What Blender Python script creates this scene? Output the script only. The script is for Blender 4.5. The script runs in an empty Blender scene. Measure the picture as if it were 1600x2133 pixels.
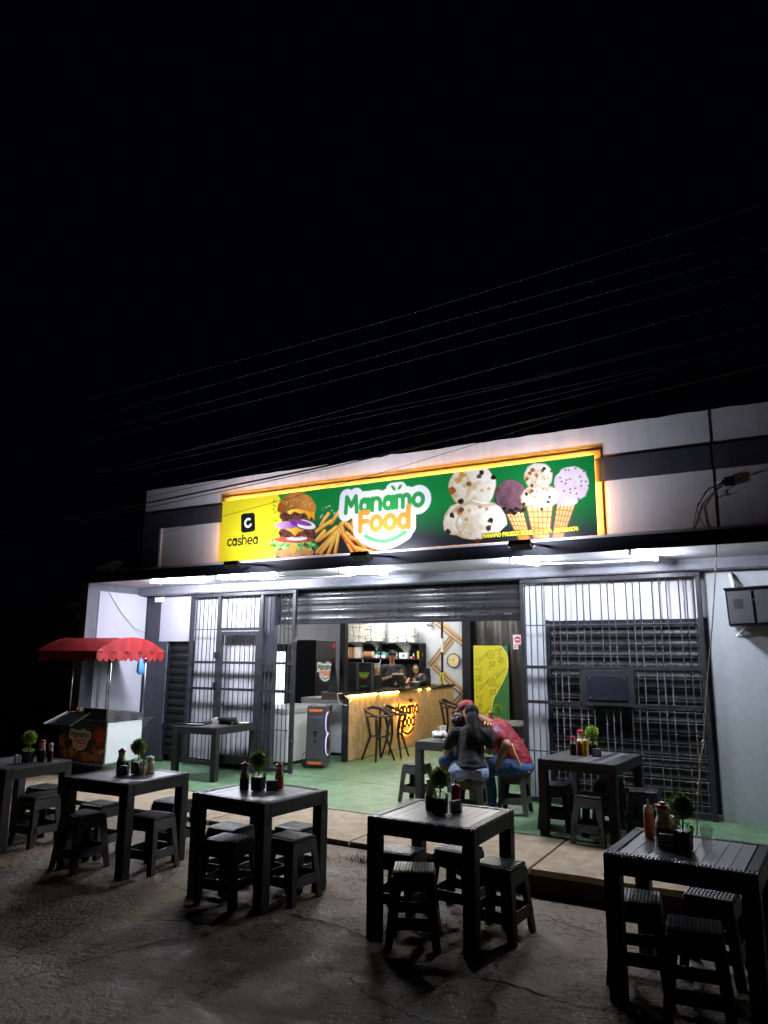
import bpy, bmesh, math, random
import numpy as np
from mathutils import Vector, Matrix, Euler
random.seed(7); rng = np.random.default_rng(11)
R = math.radians; PI = math.pi
scene = bpy.context.scene
COL = scene.collection

# ------------------------------------------------------------------ camera, night sky, exposure
cam_d = bpy.data.cameras.new('camera'); cam = bpy.data.objects.new('camera', cam_d); COL.objects.link(cam)
cam_d.sensor_fit = 'HORIZONTAL'; cam_d.sensor_width = 36.0; cam_d.lens = 36.0*1518.7/1600
cam_d.clip_start = 0.05; cam_d.clip_end = 600
cam.matrix_world = (Matrix.Translation((0, 0, 1.78)) @ Matrix.Rotation(R(29.44), 4, 'Z') @ Matrix.Rotation(R(90+11.167), 4, 'X')
                    @ Matrix.Rotation(R(0.434), 4, 'Z'))
scene.camera = cam
world = bpy.data.worlds.new('World'); scene.world = world; world.use_nodes = True
wb = world.node_tree.nodes['Background']
wb.inputs['Color'].default_value = (0.30, 0.42, 1.0, 1); wb.inputs['Strength'].default_value = 0.0009
vs = scene.view_settings
vs.view_transform = 'Standard'; vs.look = 'None'; vs.exposure = 0.2; vs.gamma = 1.0; vs.use_curve_mapping = False
TUBE = 540.0          # strength of the white tubes under the canopy
INDOOR = 200.0
FLOOD = 32.0
cy = scene.cycles
cy.use_denoising = True; cy.max_bounces = 8; cy.diffuse_bounces = 3; cy.glossy_bounces = 3; cy.transmission_bounces = 6
cy.transparent_max_bounces = 12; cy.sample_clamp_indirect = 6.0; cy.caustics_reflective = False; cy.caustics_refractive = False

# ------------------------------------------------------------------ materials
def srgb(c):
    if isinstance(c, str): c = tuple(int(c[i:i+2], 16)/255 for i in (0, 2, 4))
    return tuple((v/12.92 if v <= .04045 else ((v+.055)/1.055)**2.4) for v in c)
MATS = {}
def mat(name, col, rough=.5, metal=0., var=0., vscale=6., bump=0., bscale=60., emit=None, estr=0., spec=.5, trans=0., ior=1.45, alpha=1., coat=0.):
    m = bpy.data.materials.new(name); m.use_nodes = True; nt = m.node_tree; b = nt.nodes['Principled BSDF']
    b.inputs['Base Color'].default_value = (*col, 1); b.inputs['Roughness'].default_value = rough; b.inputs['Metallic'].default_value = metal
    b.inputs['Specular IOR Level'].default_value = spec; b.inputs['Transmission Weight'].default_value = trans; b.inputs['IOR'].default_value = ior
    b.inputs['Alpha'].default_value = alpha; b.inputs['Coat Weight'].default_value = coat
    if emit: b.inputs['Emission Color'].default_value = (*emit, 1); b.inputs['Emission Strength'].default_value = estr
    if var or bump:
        tc = nt.nodes.new('ShaderNodeTexCoord')
    if var:
        n = nt.nodes.new('ShaderNodeTexNoise'); n.inputs['Scale'].default_value = vscale; n.inputs['Detail'].default_value = 6; n.inputs['Roughness'].default_value = .65
        nt.links.new(tc.outputs['Object'], n.inputs['Vector'])
        r = nt.nodes.new('ShaderNodeValToRGB'); r.color_ramp.elements[0].position = .3; r.color_ramp.elements[1].position = .72
        r.color_ramp.elements[0].color = (*[c*(1-var) for c in col], 1); r.color_ramp.elements[1].color = (*[min(1, c*(1+var*.6)) for c in col], 1)
        nt.links.new(n.outputs['Fac'], r.inputs['Fac']); nt.links.new(r.outputs['Color'], b.inputs['Base Color'])
        mr = nt.nodes.new('ShaderNodeMapRange'); mr.inputs['To Min'].default_value = max(.02, rough-.12); mr.inputs['To Max'].default_value = min(1, rough+.15)
        nt.links.new(n.outputs['Fac'], mr.inputs['Value']); nt.links.new(mr.outputs['Result'], b.inputs['Roughness'])
    if bump:
        n2 = nt.nodes.new('ShaderNodeTexNoise'); n2.inputs['Scale'].default_value = bscale; n2.inputs['Detail'].default_value = 5
        nt.links.new(tc.outputs['Object'], n2.inputs['Vector'])
        bp = nt.nodes.new('ShaderNodeBump'); bp.inputs['Strength'].default_value = bump; bp.inputs['Distance'].default_value = .02
        nt.links.new(n2.outputs['Fac'], bp.inputs['Height']); nt.links.new(bp.outputs['Normal'], b.inputs['Normal'])
    MATS[name] = m
    return m
def print_mat(name, rough=.45, estr=0., depth=1.):
    """flat print: the colours come from the mesh's colour attribute"""
    m = bpy.data.materials.new(name); m.use_nodes = True; nt = m.node_tree; b = nt.nodes['Principled BSDF']
    a = nt.nodes.new('ShaderNodeAttribute'); a.attribute_name = 'ink'
    mx = nt.nodes.new('ShaderNodeVectorMath'); mx.operation = 'SCALE'; mx.inputs[3].default_value = depth
    nt.links.new(a.outputs['Color'], mx.inputs[0]); nt.links.new(mx.outputs[0], b.inputs['Base Color']); b.inputs['Roughness'].default_value = rough
    if estr:
        nt.links.new(a.outputs['Color'], b.inputs['Emission Color']); b.inputs['Emission Strength'].default_value = estr
    return m
def weave_mat(name, col, period=.022, rough=.42):
    m = mat(name, col, rough, var=.25, vscale=9); nt = m.node_tree; b = nt.nodes['Principled BSDF']
    tc = nt.nodes.new('ShaderNodeTexCoord'); sp = nt.nodes.new('ShaderNodeSeparateXYZ'); nt.links.new(tc.outputs['Object'], sp.inputs[0])
    def mth(op, a, c=None, v=None):
        n = nt.nodes.new('ShaderNodeMath'); n.operation = op
        for k, s in enumerate((a, c)):
            if s is None: continue
            if isinstance(s, (int, float)): n.inputs[k].default_value = s
            else: nt.links.new(s, n.inputs[k])
        return n.outputs[0]
    k = 2*PI/period
    a1 = mth('ADD', mth('ADD', sp.outputs[0], sp.outputs[1]), sp.outputs[2])
    a2 = mth('SUBTRACT', mth('ADD', sp.outputs[0], mth('MULTIPLY', sp.outputs[1], 2.0)), sp.outputs[2])
    h = mth('MULTIPLY', mth('SINE', mth('MULTIPLY', a1, k)), mth('SINE', mth('MULTIPLY', a2, k)))
    bp = nt.nodes.new('ShaderNodeBump'); bp.inputs['Strength'].default_value = .9; bp.inputs['Distance'].default_value = .004
    nt.links.new(h, bp.inputs['Height']); nt.links.new(bp.outputs['Normal'], b.inputs['Normal'])
    return m

WHITE = mat('white wall paint', (.60, .60, .66), .6, var=.05, vscale=1.3, bump=.12, bscale=30)
PANELWHITE = mat('white panel paint', (.50, .50, .585), .5, var=.03, vscale=2)
PARAPET = mat('parapet paint', (.60, .61, .67), .7, var=.08, vscale=.9, bump=.07, bscale=14)
GREYW = mat('pale grey wall paint', (.50, .54, .59), .65, var=.07, vscale=1.2, bump=.2, bscale=18)
DARKG = mat('dark grey paint', (.050, .053, .072), .5, var=.2, vscale=2.5, bump=.12, bscale=25)
MIDG = mat('mid grey paint', (.16, .165, .20), .5, var=.15, vscale=3, bump=.1, bscale=20)
BLACKB = mat('black beam paint', (.012, .013, .021), .55, var=.3, vscale=2, spec=.2)
BLACKS = mat('black shutter paint', (.010, .010, .012), .46, var=.12, vscale=3, spec=.5)
GLOSSB = mat('glossy black shutter paint', (.026, .026, .029), .27, var=.3, vscale=2.2, bump=.10, bscale=5, spec=.8)
BARM = mat('iron bar with highlight tone', (.085, .087, .095), .36, metal=.4, var=.3, vscale=9)  # lighter copy of the dark iron: silver highlight put into the colour
IRON = mat('dark iron paint', (.035, .036, .042), .38, metal=.3, var=.3, vscale=8)
STEEL = mat('stainless steel', (.55, .56, .58), .28, metal=1., var=.12, vscale=5)
PLWHITE = mat('white enamel', (.78, .80, .82), .3)
PLGREY = mat('light grey plastic', (.38, .38, .39), .4)
BLACKP = mat('black plastic', (.014, .014, .016), .38)
BLACKM = mat('matt black fabric', (.012, .012, .014), .85, var=.3, vscale=9, bump=.3, bscale=12)
RATTAN = weave_mat('black rattan plastic', (.013, .013, .016))
PLANK = mat('table plank with sheen tone', (.15, .153, .165), .32, var=.35, vscale=14, bump=.12, bscale=40)  # paler than the black sides: sheen on the tabletops put into the colour
RIM = mat('rattan edge with sheen tone', (.070, .072, .080), .34, var=.3, vscale=20)  # lighter copy of the rattan: light caught by the top edge, in the colour
RIBS = mat('rattan ribs with sheen tone', (.060, .062, .068), .34, var=.3, vscale=20)  # lighter copy of the rattan: light on the seat tops put into the colour
OLIVER = mat('olive ribs with sheen tone', (.13, .135, .105), .4, var=.2, vscale=20)  # lighter copy of the olive rattan, seat light put into the colour
OLIVE = weave_mat('olive rattan plastic', (.085, .088, .066), .02)
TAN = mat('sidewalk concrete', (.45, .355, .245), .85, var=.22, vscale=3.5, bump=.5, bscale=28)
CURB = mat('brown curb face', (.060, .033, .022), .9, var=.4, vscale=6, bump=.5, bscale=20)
TUBEM = mat('lit tube', (1, 1, 1), .4, emit=(.86, .90, 1.0), estr=TUBE)
TUBEI = mat('lit indoor tube', (1, 1, 1), .4, emit=(1.0, .95, .86), estr=INDOOR)
AMBERS = mat('lit amber sign strip', (1, .6, .2), .4, emit=(1.0, .40, .05), estr=120.)
AMBER = mat('lit amber strip', (1, .6, .2), .4, emit=(1.0, .42, .06), estr=60.)
YELLOWL = mat('lit yellow tube', (1, .8, .4), .4, emit=(1.0, .62, .14), estr=26.)
SKIN = mat('light brown skin', (.46, .25, .16), .5, var=.08, vscale=12)
SKIN2 = mat('tan skin', (.36, .19, .115), .5, var=.08, vscale=12)
HAIR = mat('black hair', (.010, .008, .008), .6, bump=.4, bscale=60, spec=.10)
HAIRB = mat('brown hair', (.05, .028, .018), .5, bump=.9, bscale=60)
TEEB = mat('black cotton', (.013, .013, .015), .8, var=.25, vscale=9, bump=.35, bscale=14)
TEEG = mat('charcoal cotton', (.022, .024, .030), .8, var=.2, vscale=9, bump=.3, bscale=14)
DENIM = mat('pale blue denim', (.20, .25, .37), .85, var=.3, vscale=8, bump=.35, bscale=30)
DENIM2 = mat('blue denim', (.065, .13, .31), .85, var=.35, vscale=8, bump=.35, bscale=30)
MAROON = mat('maroon jersey cloth', (.25, .014, .026), .6, var=.15, vscale=9, bump=.25, bscale=14)
GOLDC = mat('gold cloth', (.75, .50, .22), .6)
LAV = mat('lavender badge', (.30, .30, .62), .5)
REDC = mat('red canvas', (.30, .012, .016), .65, var=.12, vscale=7, bump=.35, bscale=9)
REDP = mat('red plastic', (.42, .012, .02), .35)
DARKRED = mat('dark red sauce', (.045, .010, .008), .3)
BROWNS = mat('brown sauce', (.030, .012, .008), .3)
ORANGES = mat('orange sauce', (.55, .13, .02), .35)
MUSTARD = mat('yellow mustard', (.62, .40, .03), .35)
CREAM = mat('cream plastic', (.62, .55, .40), .4)
PINKJ = mat('pale pink jar', (.55, .38, .33), .35)
LEAF = mat('light green leaf', (.36, .56, .05), .45, var=.4, vscale=30)
LEAFD = mat('dark green core', (.09, .17, .02), .7)
STEM = mat('brown stem', (.05, .03, .015), .8)
PAPER = mat('white paper', (.80, .80, .78), .7)
FOAM = mat('white foam', (.80, .78, .72), .6)
FILM = mat('clear plastic film', (.92, .92, .92), .22, alpha=.14, spec=.6)
CLEAR = mat('clear cup plastic', (.9, .93, .93), .12, alpha=.32, spec=.7)
BLUEB = mat('blue plastic bag', (.10, .30, .62), .35, bump=.7, bscale=14, alpha=.92)
WOODS = mat('oak slat', (.78, .49, .23), .45, var=.3, vscale=7, bump=.15, bscale=30)
WOODT = mat('trim wood', (.52, .34, .18), .5, var=.15, vscale=9)
BROWNT = mat('dark brown stripe', (.045, .022, .014), .5)
GRANITE = mat('dark granite', (.030, .031, .036), .22, var=.9, vscale=90)
CTOP = mat('brown counter top', (.055, .032, .024), .18, var=.3, vscale=12, coat=.4)
BARST = mat('dark walnut', (.035, .022, .016), .42, var=.3, vscale=12)
ORANGEP = mat('orange rubber', (.80, .16, .03), .4)
COOL = mat('lit cooler glass', (.8, .9, 1), .2, emit=(.80, .93, 1.0), estr=3.2)
PURPLE = mat('lit violet ring', (.7, .6, 1), .3, emit=(.55, .42, 1.0), estr=1.2)
ROPE = mat('hemp rope', (.30, .26, .20), .9)
WIRET = mat('dimmed wire rubber', (.035, .035, .035), .7)  # darker copy of the wire rubber: fading light put into the colour
WIRE = mat('wire rubber', (.06, .06, .06), .7)  # lighter than the thin wires: sign light on the thick cables, in the colour
GREENT = mat('teal cloth', (.05, .22, .22), .8)
CYCARD = mat('printed carton', (.60, .30, .14), .55, var=.6, vscale=22)
JUICE = mat('orange drink', (.70, .32, .10), .3)
YELLOWP = mat('yellow plastic', (.72, .58, .03), .4)
BRICKD = mat('dark plaster', (.10, .085, .075), .9, var=.4, vscale=2, bump=.4, bscale=15)
HEMP = mat('rusty iron', (.16, .09, .05), .8)
FACE = mat('dark eye', (.01, .008, .008), .4)
LIP = mat('lips', (.28, .09, .08), .5)

def streaks(m, amt, sc=2.2):
    """rain streaks and grime in the paint itself"""
    nt = m.node_tree; b = nt.nodes['Principled BSDF']; L = nt.links; src = b.inputs['Base Color'].links[0].from_socket; tc = nt.nodes.new('ShaderNodeTexCoord'); out = src
    for scale, p0, p1, k in (((sc*3, sc*3, sc*.16), .45, .72, amt), ((sc*.7, sc*.7, sc*.7), .48, .66, amt*.6)):
        mp = nt.nodes.new('ShaderNodeMapping'); mp.inputs['Scale'].default_value = scale; L.new(tc.outputs['Object'], mp.inputs['Vector'])
        n = nt.nodes.new('ShaderNodeTexNoise'); n.inputs['Scale'].default_value = 1.6; n.inputs['Detail'].default_value = 8; n.inputs['Roughness'].default_value = .68; L.new(mp.outputs['Vector'], n.inputs['Vector'])
        r = nt.nodes.new('ShaderNodeValToRGB'); r.color_ramp.elements[0].position = p0; r.color_ramp.elements[1].position = p1; r.color_ramp.elements[0].color = (1, 1, 1, 1); r.color_ramp.elements[1].color = (1-k, 1-k*1.05, 1-k*1.15, 1); L.new(n.outputs['Fac'], r.inputs['Fac'])
        mx = nt.nodes.new('ShaderNodeMix'); mx.data_type = 'RGBA'; mx.blend_type = 'MULTIPLY'; mx.inputs[0].default_value = 1; L.new(out, mx.inputs[6]); L.new(r.outputs[0], mx.inputs[7]); out = mx.outputs[2]
    L.new(out, b.inputs['Base Color'])
for m_, a_ in ((WHITE, .10), (PANELWHITE, .06), (PARAPET, .13), (GREYW, .10), (DARKG, .2), (MIDG, .16)): streaks(m_, a_)
streaks(TAN, .35, 1.4); streaks(REDC, .35, 2.5)
def street_mat():
    m = mat('street concrete', (.16, .145, .125), .82); nt = m.node_tree; b = nt.nodes['Principled BSDF']; L = nt.links
    tc = nt.nodes.new('ShaderNodeTexCoord')
    def noise(s, d=6, r=.6, dist=0):
        n = nt.nodes.new('ShaderNodeTexNoise'); n.inputs['Scale'].default_value = s; n.inputs['Detail'].default_value = d
        n.inputs['Roughness'].default_value = r; n.inputs['Distortion'].default_value = dist; L.new(tc.outputs['Object'], n.inputs['Vector']); return n
    def ramp(src, stops):
        r = nt.nodes.new('ShaderNodeValToRGB'); e = r.color_ramp.elements
        while len(e) < len(stops): e.new(.5)
        for k, (p, c) in enumerate(stops): e[k].position = p; e[k].color = (*c, 1)
        L.new(src, r.inputs['Fac']); return r
    def mix(f, a, c, mode='MIX'):
        n = nt.nodes.new('ShaderNodeMix'); n.data_type = 'RGBA'; n.blend_type = mode
        for i, s in ((0, f), (6, a), (7, c)):
            if isinstance(s, (int, float)): n.inputs[i].default_value = s
            elif isinstance(s, tuple): n.inputs[i].default_value = (*s, 1)
            else: L.new(s, n.inputs[i])
        return n.outputs[2]
    big = noise(.55, 7, .62, .4); mid = noise(2.6, 8, .68, .5); fine = noise(38, 4, .6); chip = noise(11, 5, .7, .8)
    base = ramp(big.outputs['Fac'], [(.30, (.16, .118, .078)), (.5, (.285, .222, .150)), (.72, (.38, .31, .225))])
    c = mix(.75, base.outputs[0], ramp(mid.outputs['Fac'], [(.3, (.30, .28, .26)), (.7, (1.0, .98, .95))]).outputs[0], 'MULTIPLY')
    rust = ramp(noise(.8, 4).outputs['Fac'], [(.56, (0, 0, 0)), (.70, (1, 1, 1))])
    c = mix(rust.outputs[0], c, mix(.5, c, (.16, .07, .045)))
    patch = ramp(chip.outputs['Fac'], [(.43, (.30, .29, .28)), (.475, (1.12, 1.1, 1.06)), (.53, (1.0, 1.0, 1.0)), (.60, (.62, .62, .62))])   # flaked skin, dark pits
    wear = ramp(noise(.45, 5, .6, .3).outputs['Fac'], [(.36, (0, 0, 0)), (.54, (1, 1, 1))])
    c = mix(wear.outputs[0], c, mix(1.0, c, patch.outputs[0], 'MULTIPLY'))
    speck = nt.nodes.new('ShaderNodeTexVoronoi'); speck.inputs['Scale'].default_value = 30; L.new(tc.outputs['Object'], speck.inputs['Vector'])
    sp = ramp(speck.outputs['Distance'], [(.18, (1, 1, 1)), (.26, (0, 0, 0))])
    spm = mix(1.0, sp.outputs[0], ramp(noise(.9, 4, .6, .4).outputs['Fac'], [(.52, (0, 0, 0)), (.62, (1, 1, 1))]).outputs[0], 'MULTIPLY')
    c = mix(spm, c, (.55, .53, .48))
    wob = noise(1.9, 6, .68); wv = nt.nodes.new('ShaderNodeMix'); wv.data_type = 'RGBA'; wv.inputs[0].default_value = .26
    L.new(tc.outputs['Object'], wv.inputs[6]); L.new(wob.outputs['Color'], wv.inputs[7])
    cr = nt.nodes.new('ShaderNodeTexVoronoi'); cr.feature = 'DISTANCE_TO_EDGE'; cr.inputs['Scale'].default_value = .55; L.new(wv.outputs[2], cr.inputs['Vector'])
    crk = ramp(cr.outputs['Distance'], [(.0, (.15, .15, .15)), (.0025, (.5, .5, .5)), (.005, (1, 1, 1))])
    gate = ramp(noise(.7, 3).outputs['Fac'], [(.46, (1, 1, 1)), (.54, (0, 0, 0))])
    crk_c = mix(gate.outputs[0], crk.outputs[0], (1., 1., 1.))
    c = mix(1.0, c, crk_c, 'MULTIPLY')
    L.new(c, b.inputs['Base Color'])
    rr = ramp(mid.outputs['Fac'], [(.3, (.5, .5, .5)), (.6, (.9, .9, .9))]); L.new(rr.outputs[0], b.inputs['Roughness'])
    hgt = mix(.45, chip.outputs['Fac'], fine.outputs['Fac']); hgt = mix(.35, hgt, mid.outputs['Fac']); hgt = mix(.6, hgt, crk_c, 'MULTIPLY')
    bp = nt.nodes.new('ShaderNodeBump'); bp.inputs['Strength'].default_value = 1.0; bp.inputs['Distance'].default_value = .05
    bs = ramp(wear.outputs[0], [(0, (.22, .22, .22)), (1, (1, 1, 1))]); L.new(bs.outputs[0], bp.inputs['Strength'])
    L.new(hgt, bp.inputs['Height']); L.new(bp.outputs['Normal'], b.inputs['Normal'])
    return m
STREET = street_mat()
def green_mat(name, col):
    m = mat(name, col, .5, var=.18, vscale=1.6, bump=.12, bscale=9); nt = m.node_tree; b = nt.nodes['Principled BSDF']; L = nt.links
    src = b.inputs['Base Color'].links[0].from_socket
    tc = nt.nodes.new('ShaderNodeTexCoord'); n = nt.nodes.new('ShaderNodeTexNoise'); n.inputs['Scale'].default_value = 5.5; n.inputs['Detail'].default_value = 8
    n.inputs['Roughness'].default_value = .7; n.inputs['Distortion'].default_value = 1.2; L.new(tc.outputs['Object'], n.inputs['Vector'])
    r = nt.nodes.new('ShaderNodeValToRGB'); r.color_ramp.elements[0].position = .56; r.color_ramp.elements[1].position = .72
    L.new(n.outputs['Fac'], r.inputs['Fac'])
    mx = nt.nodes.new('ShaderNodeMix'); mx.data_type = 'RGBA'; L.new(r.outputs[0], mx.inputs[0]); L.new(src, mx.inputs[6]); mx.inputs[7].default_value = (.30, .40, .29, 1)
    L.new(mx.outputs[2], b.inputs['Base Color'])
    return m
GREEN = green_mat('green floor paint', (.138, .255, .140))

streaks(GREEN, .40, .9)
# ------------------------------------------------------------------ mesh helpers
class MB:
    def __init__(self): self.v = []; self.f = []
    def add(self, vs, fs):
        o = len(self.v); self.v += [tuple(p) for p in vs]; self.f += [tuple(i+o for i in q) for q in fs]; return self
    def box(self, x0, x1, y0, y1, z0, z1, top=1., M4=None):
        cx, cyy = (x0+x1)/2, (y0+y1)/2
        vs = [(x0, y0, z0), (x1, y0, z0), (x1, y1, z0), (x0, y1, z0)]
        vs += [(cx+(x-cx)*top, cyy+(y-cyy)*top, z1) for x, y, _ in vs]
        if M4 is not None: vs = [tuple(M4 @ Vector(p)) for p in vs]
        return self.add(vs, [(3, 2, 1, 0), (4, 5, 6, 7), (0, 1, 5, 4), (1, 2, 6, 5), (2, 3, 7, 6), (3, 0, 4, 7)])
    def bar(self, p0, p1, w, d=None, up=(0, 0, 1)):
        p0, p1 = Vector(p0), Vector(p1); d = d or w; a = (p1-p0).normalized(); u = Vector(up)
        if abs(a.dot(u)) > .95: u = Vector((0, 1, 0)) if abs(a.y) < .9 else Vector((1, 0, 0))
        s = a.cross(u).normalized()*w/2; t = s.cross(a).normalized()*d/2
        vs = [p0-s-t, p0+s-t, p0+s+t, p0-s+t, p1-s-t, p1+s-t, p1+s+t, p1-s+t]
        return self.add(vs, [(0, 1, 2, 3), (7, 6, 5, 4), (0, 4, 5, 1), (1, 5, 6, 2), (2, 6, 7, 3), (3, 7, 4, 0)])
    def tube(self, pts, r, n=8, cap=True):
        pts = [Vector(p) for p in pts]; rs = r if isinstance(r, (list, tuple)) else [r]*len(pts)
        vs = []; prev = None
        for i, p in enumerate(pts):
            a = (pts[min(i+1, len(pts)-1)]-pts[max(i-1, 0)]).normalized()
            if prev is None:
                u = Vector((0, 0, 1)) if abs(a.z) < .9 else Vector((1, 0, 0)); s = a.cross(u).normalized()
            else: s = (prev-a*prev.dot(a)).normalized()
            prev = s; t = a.cross(s)
            for k in range(n):
                an = 2*PI*k/n; vs.append(p+(s*math.cos(an)+t*math.sin(an))*rs[i])
        fs = []
        for i in range(len(pts)-1):
            for k in range(n): k2 = (k+1) % n; fs.append((i*n+k, i*n+k2, (i+1)*n+k2, (i+1)*n+k))
        if cap: fs += [tuple(range(n))[::-1], tuple((len(pts)-1)*n+k for k in range(n))]
        return self.add(vs, fs)
    def lathe(self, prof, n=14, o=(0, 0, 0), sx=1., sy=1., cap=True):
        vs = []; fs = []; m = len(prof)
        for r_, z in prof:
            for k in range(n): an = 2*PI*k/n; vs.append((o[0]+r_*math.cos(an)*sx, o[1]+r_*math.sin(an)*sy, o[2]+z))
        for i in range(m-1):
            for k in range(n): k2 = (k+1) % n; fs.append((i*n+k, i*n+k2, (i+1)*n+k2, (i+1)*n+k))
        if cap: fs += [tuple(range(n))[::-1], tuple((m-1)*n+k for k in range(n))]
        return self.add(vs, fs)
    def ell(self, c, r, n=12, m=8, M3=None):
        r = r if isinstance(r, (tuple, list)) else (r, r, r); vs = []; fs = []
        for i in range(m+1):
            th = PI*i/m
            for k in range(n):
                an = 2*PI*k/n; p = Vector((r[0]*math.sin(th)*math.cos(an), r[1]*math.sin(th)*math.sin(an), r[2]*math.cos(th)))
                if M3 is not None: p = M3 @ p
                vs.append(Vector(c)+p)
        for i in range(m):
            for k in range(n): k2 = (k+1) % n; fs.append((i*n+k, (i+1)*n+k, (i+1)*n+k2, i*n+k2))
        return self.add(vs, fs)
    def capsule(self, p0, p1, r0, r1, n=12):
        p0, p1 = Vector(p0), Vector(p1); a = p1-p0; L_ = a.length
        if L_ < 1e-5: return self.ell(p0, max(r0, r1), n, 8)
        a /= L_; u = Vector((0, 0, 1)) if abs(a.z) < .9 else Vector((1, 0, 0)); s = a.cross(u).normalized(); t = a.cross(s)
        prof = [(-r0*math.cos(x), r0*math.sin(x)) for x in (.001, .5, 1.0, PI/2)] + [(L_+r1*math.sin(x), r1*math.cos(x)) for x in (0, .57, 1.07, PI/2-.001)]
        vs = []; fs = []
        for h, rr in prof:
            for k in range(n): an = 2*PI*k/n; vs.append(p0+a*h+(s*math.cos(an)+t*math.sin(an))*rr)
        for i in range(len(prof)-1):
            for k in range(n): k2 = (k+1) % n; fs.append((i*n+k, i*n+k2, (i+1)*n+k2, (i+1)*n+k))
        fs += [tuple(range(n))[::-1], tuple((len(prof)-1)*n+k for k in range(n))]
        return self.add(vs, fs)
    def prism(self, poly, z0, z1, plane='XY'):
        n = len(poly)
        def P(p, h):
            return (p[0], p[1], h) if plane == 'XY' else ((p[0], h, p[1]) if plane == 'XZ' else (h, p[0], p[1]))
        vs = [P(p, z0) for p in poly]+[P(p, z1) for p in poly]
        fs = [tuple(range(n))[::-1], tuple(range(n, 2*n))]+[(i, (i+1) % n, n+(i+1) % n, n+i) for i in range(n)]
        return self.add(vs, fs)
    def mesh(self, name, material, smooth=False, bevel=0., recalc=True):
        me = bpy.data.meshes.new(name); me.from_pydata(self.v, [], self.f)
        if recalc or bevel:
            bm = bmesh.new(); bm.from_mesh(me)
            if bevel: bmesh.ops.bevel(bm, geom=[e for e in bm.edges if len(e.link_faces) == 2 and e.calc_face_angle(0) > .5], offset=bevel, segments=2, profile=.6, affect='EDGES')
            bmesh.ops.recalc_face_normals(bm, faces=bm.faces); bm.to_mesh(me); bm.free()
        if smooth: me.polygons.foreach_set('use_smooth', [True]*len(me.polygons))
        me.materials.append(material); me.update(); return me
    def build(self, name, material, parent=None, loc=None, rot=None, **k):
        return obj(name, self.mesh(name, material, **k), parent, loc, rot)
def obj(name, me, parent=None, loc=None, rot=None):
    o = bpy.data.objects.new(name, me); COL.objects.link(o)
    if parent is not None: o.parent = parent
    if loc is not None: o.location = loc
    if rot is not None: o.rotation_euler = rot
    return o
def tag(o, label=None, cat=None, group=None, kind=None):
    if label: o['label'] = label
    if cat: o['category'] = cat
    if group: o['group'] = group
    if kind: o['kind'] = kind
    return o
def thing(name, label, cat, loc=(0, 0, 0), rz=0., group=None, rot=None):
    o = bpy.data.objects.new(name, None); COL.objects.link(o); o.location = loc; o.rotation_euler = rot or (0, 0, rz); o.empty_display_size = .1
    return tag(o, label, cat, group)
def kids(o): return [c for c in bpy.data.objects if c.parent == o]
KIDS = {}
def copy_tree(o, parent=None):
    if o.name not in KIDS: KIDS[o.name] = kids(o)
    c = o.copy(); COL.objects.link(c)
    if parent is not None: c.parent = parent
    for ch in KIDS[o.name]: copy_tree(ch, c)
    return c
def place(proto, used, loc, rz, label, group=None):
    o = copy_tree(proto) if proto.name in used else proto
    used.add(proto.name); o.location = loc; o.rotation_euler = (0, 0, rz); o['label'] = label
    if group: o['group'] = group
    return o
def evaluated(me, mods):
    """bake a list of modifiers into a new mesh"""
    o = bpy.data.objects.new('bake', me); COL.objects.link(o)
    for ty, kw in mods:
        md = o.modifiers.new('m', ty)
        for k, v in kw.items(): setattr(md, k, v)
    dg = bpy.context.evaluated_depsgraph_get(); dg.update()
    out = bpy.data.meshes.new_from_object(o.evaluated_get(dg), depsgraph=dg)
    bpy.data.objects.remove(o); return out
def flesh(name, mb, material, parent, voxel=.012, it=5, wr=0.):
    """one continuous skin grown over the joined capsules"""
    me = mb.mesh('tmp', material)
    out = evaluated(me, [('REMESH', dict(mode='VOXEL', voxel_size=voxel)), ('SMOOTH', dict(factor=.5, iterations=it))])
    out.name = name
    if wr:                                                   # folds in the cloth
        n = len(out.vertices); co = np.zeros(n*3, np.float32); no = np.zeros(n*3, np.float32); out.vertices.foreach_get('co', co); out.vertex_normals.foreach_get('vector', no); P = co.reshape(-1, 3); N = no.reshape(-1, 3); x, y, z = P.T
        w_ = np.sin(38*z+9*np.sin(11*x+5*z)+14*y)*.5+np.sin(61*z-27*x+6*np.sin(17*y+9*z))*.35+np.sin(23*x+19*y+31*z)*.4
        w_ = np.sign(w_)*np.abs(w_)**1.4; out.vertices.foreach_set('co', (P+N*(w_*wr)[:, None]).astype(np.float32).ravel())
    if not out.materials: out.materials.append(material)
    out.polygons.foreach_set('use_smooth', [True]*len(out.polygons))
    return obj(name, out, parent)
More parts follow.
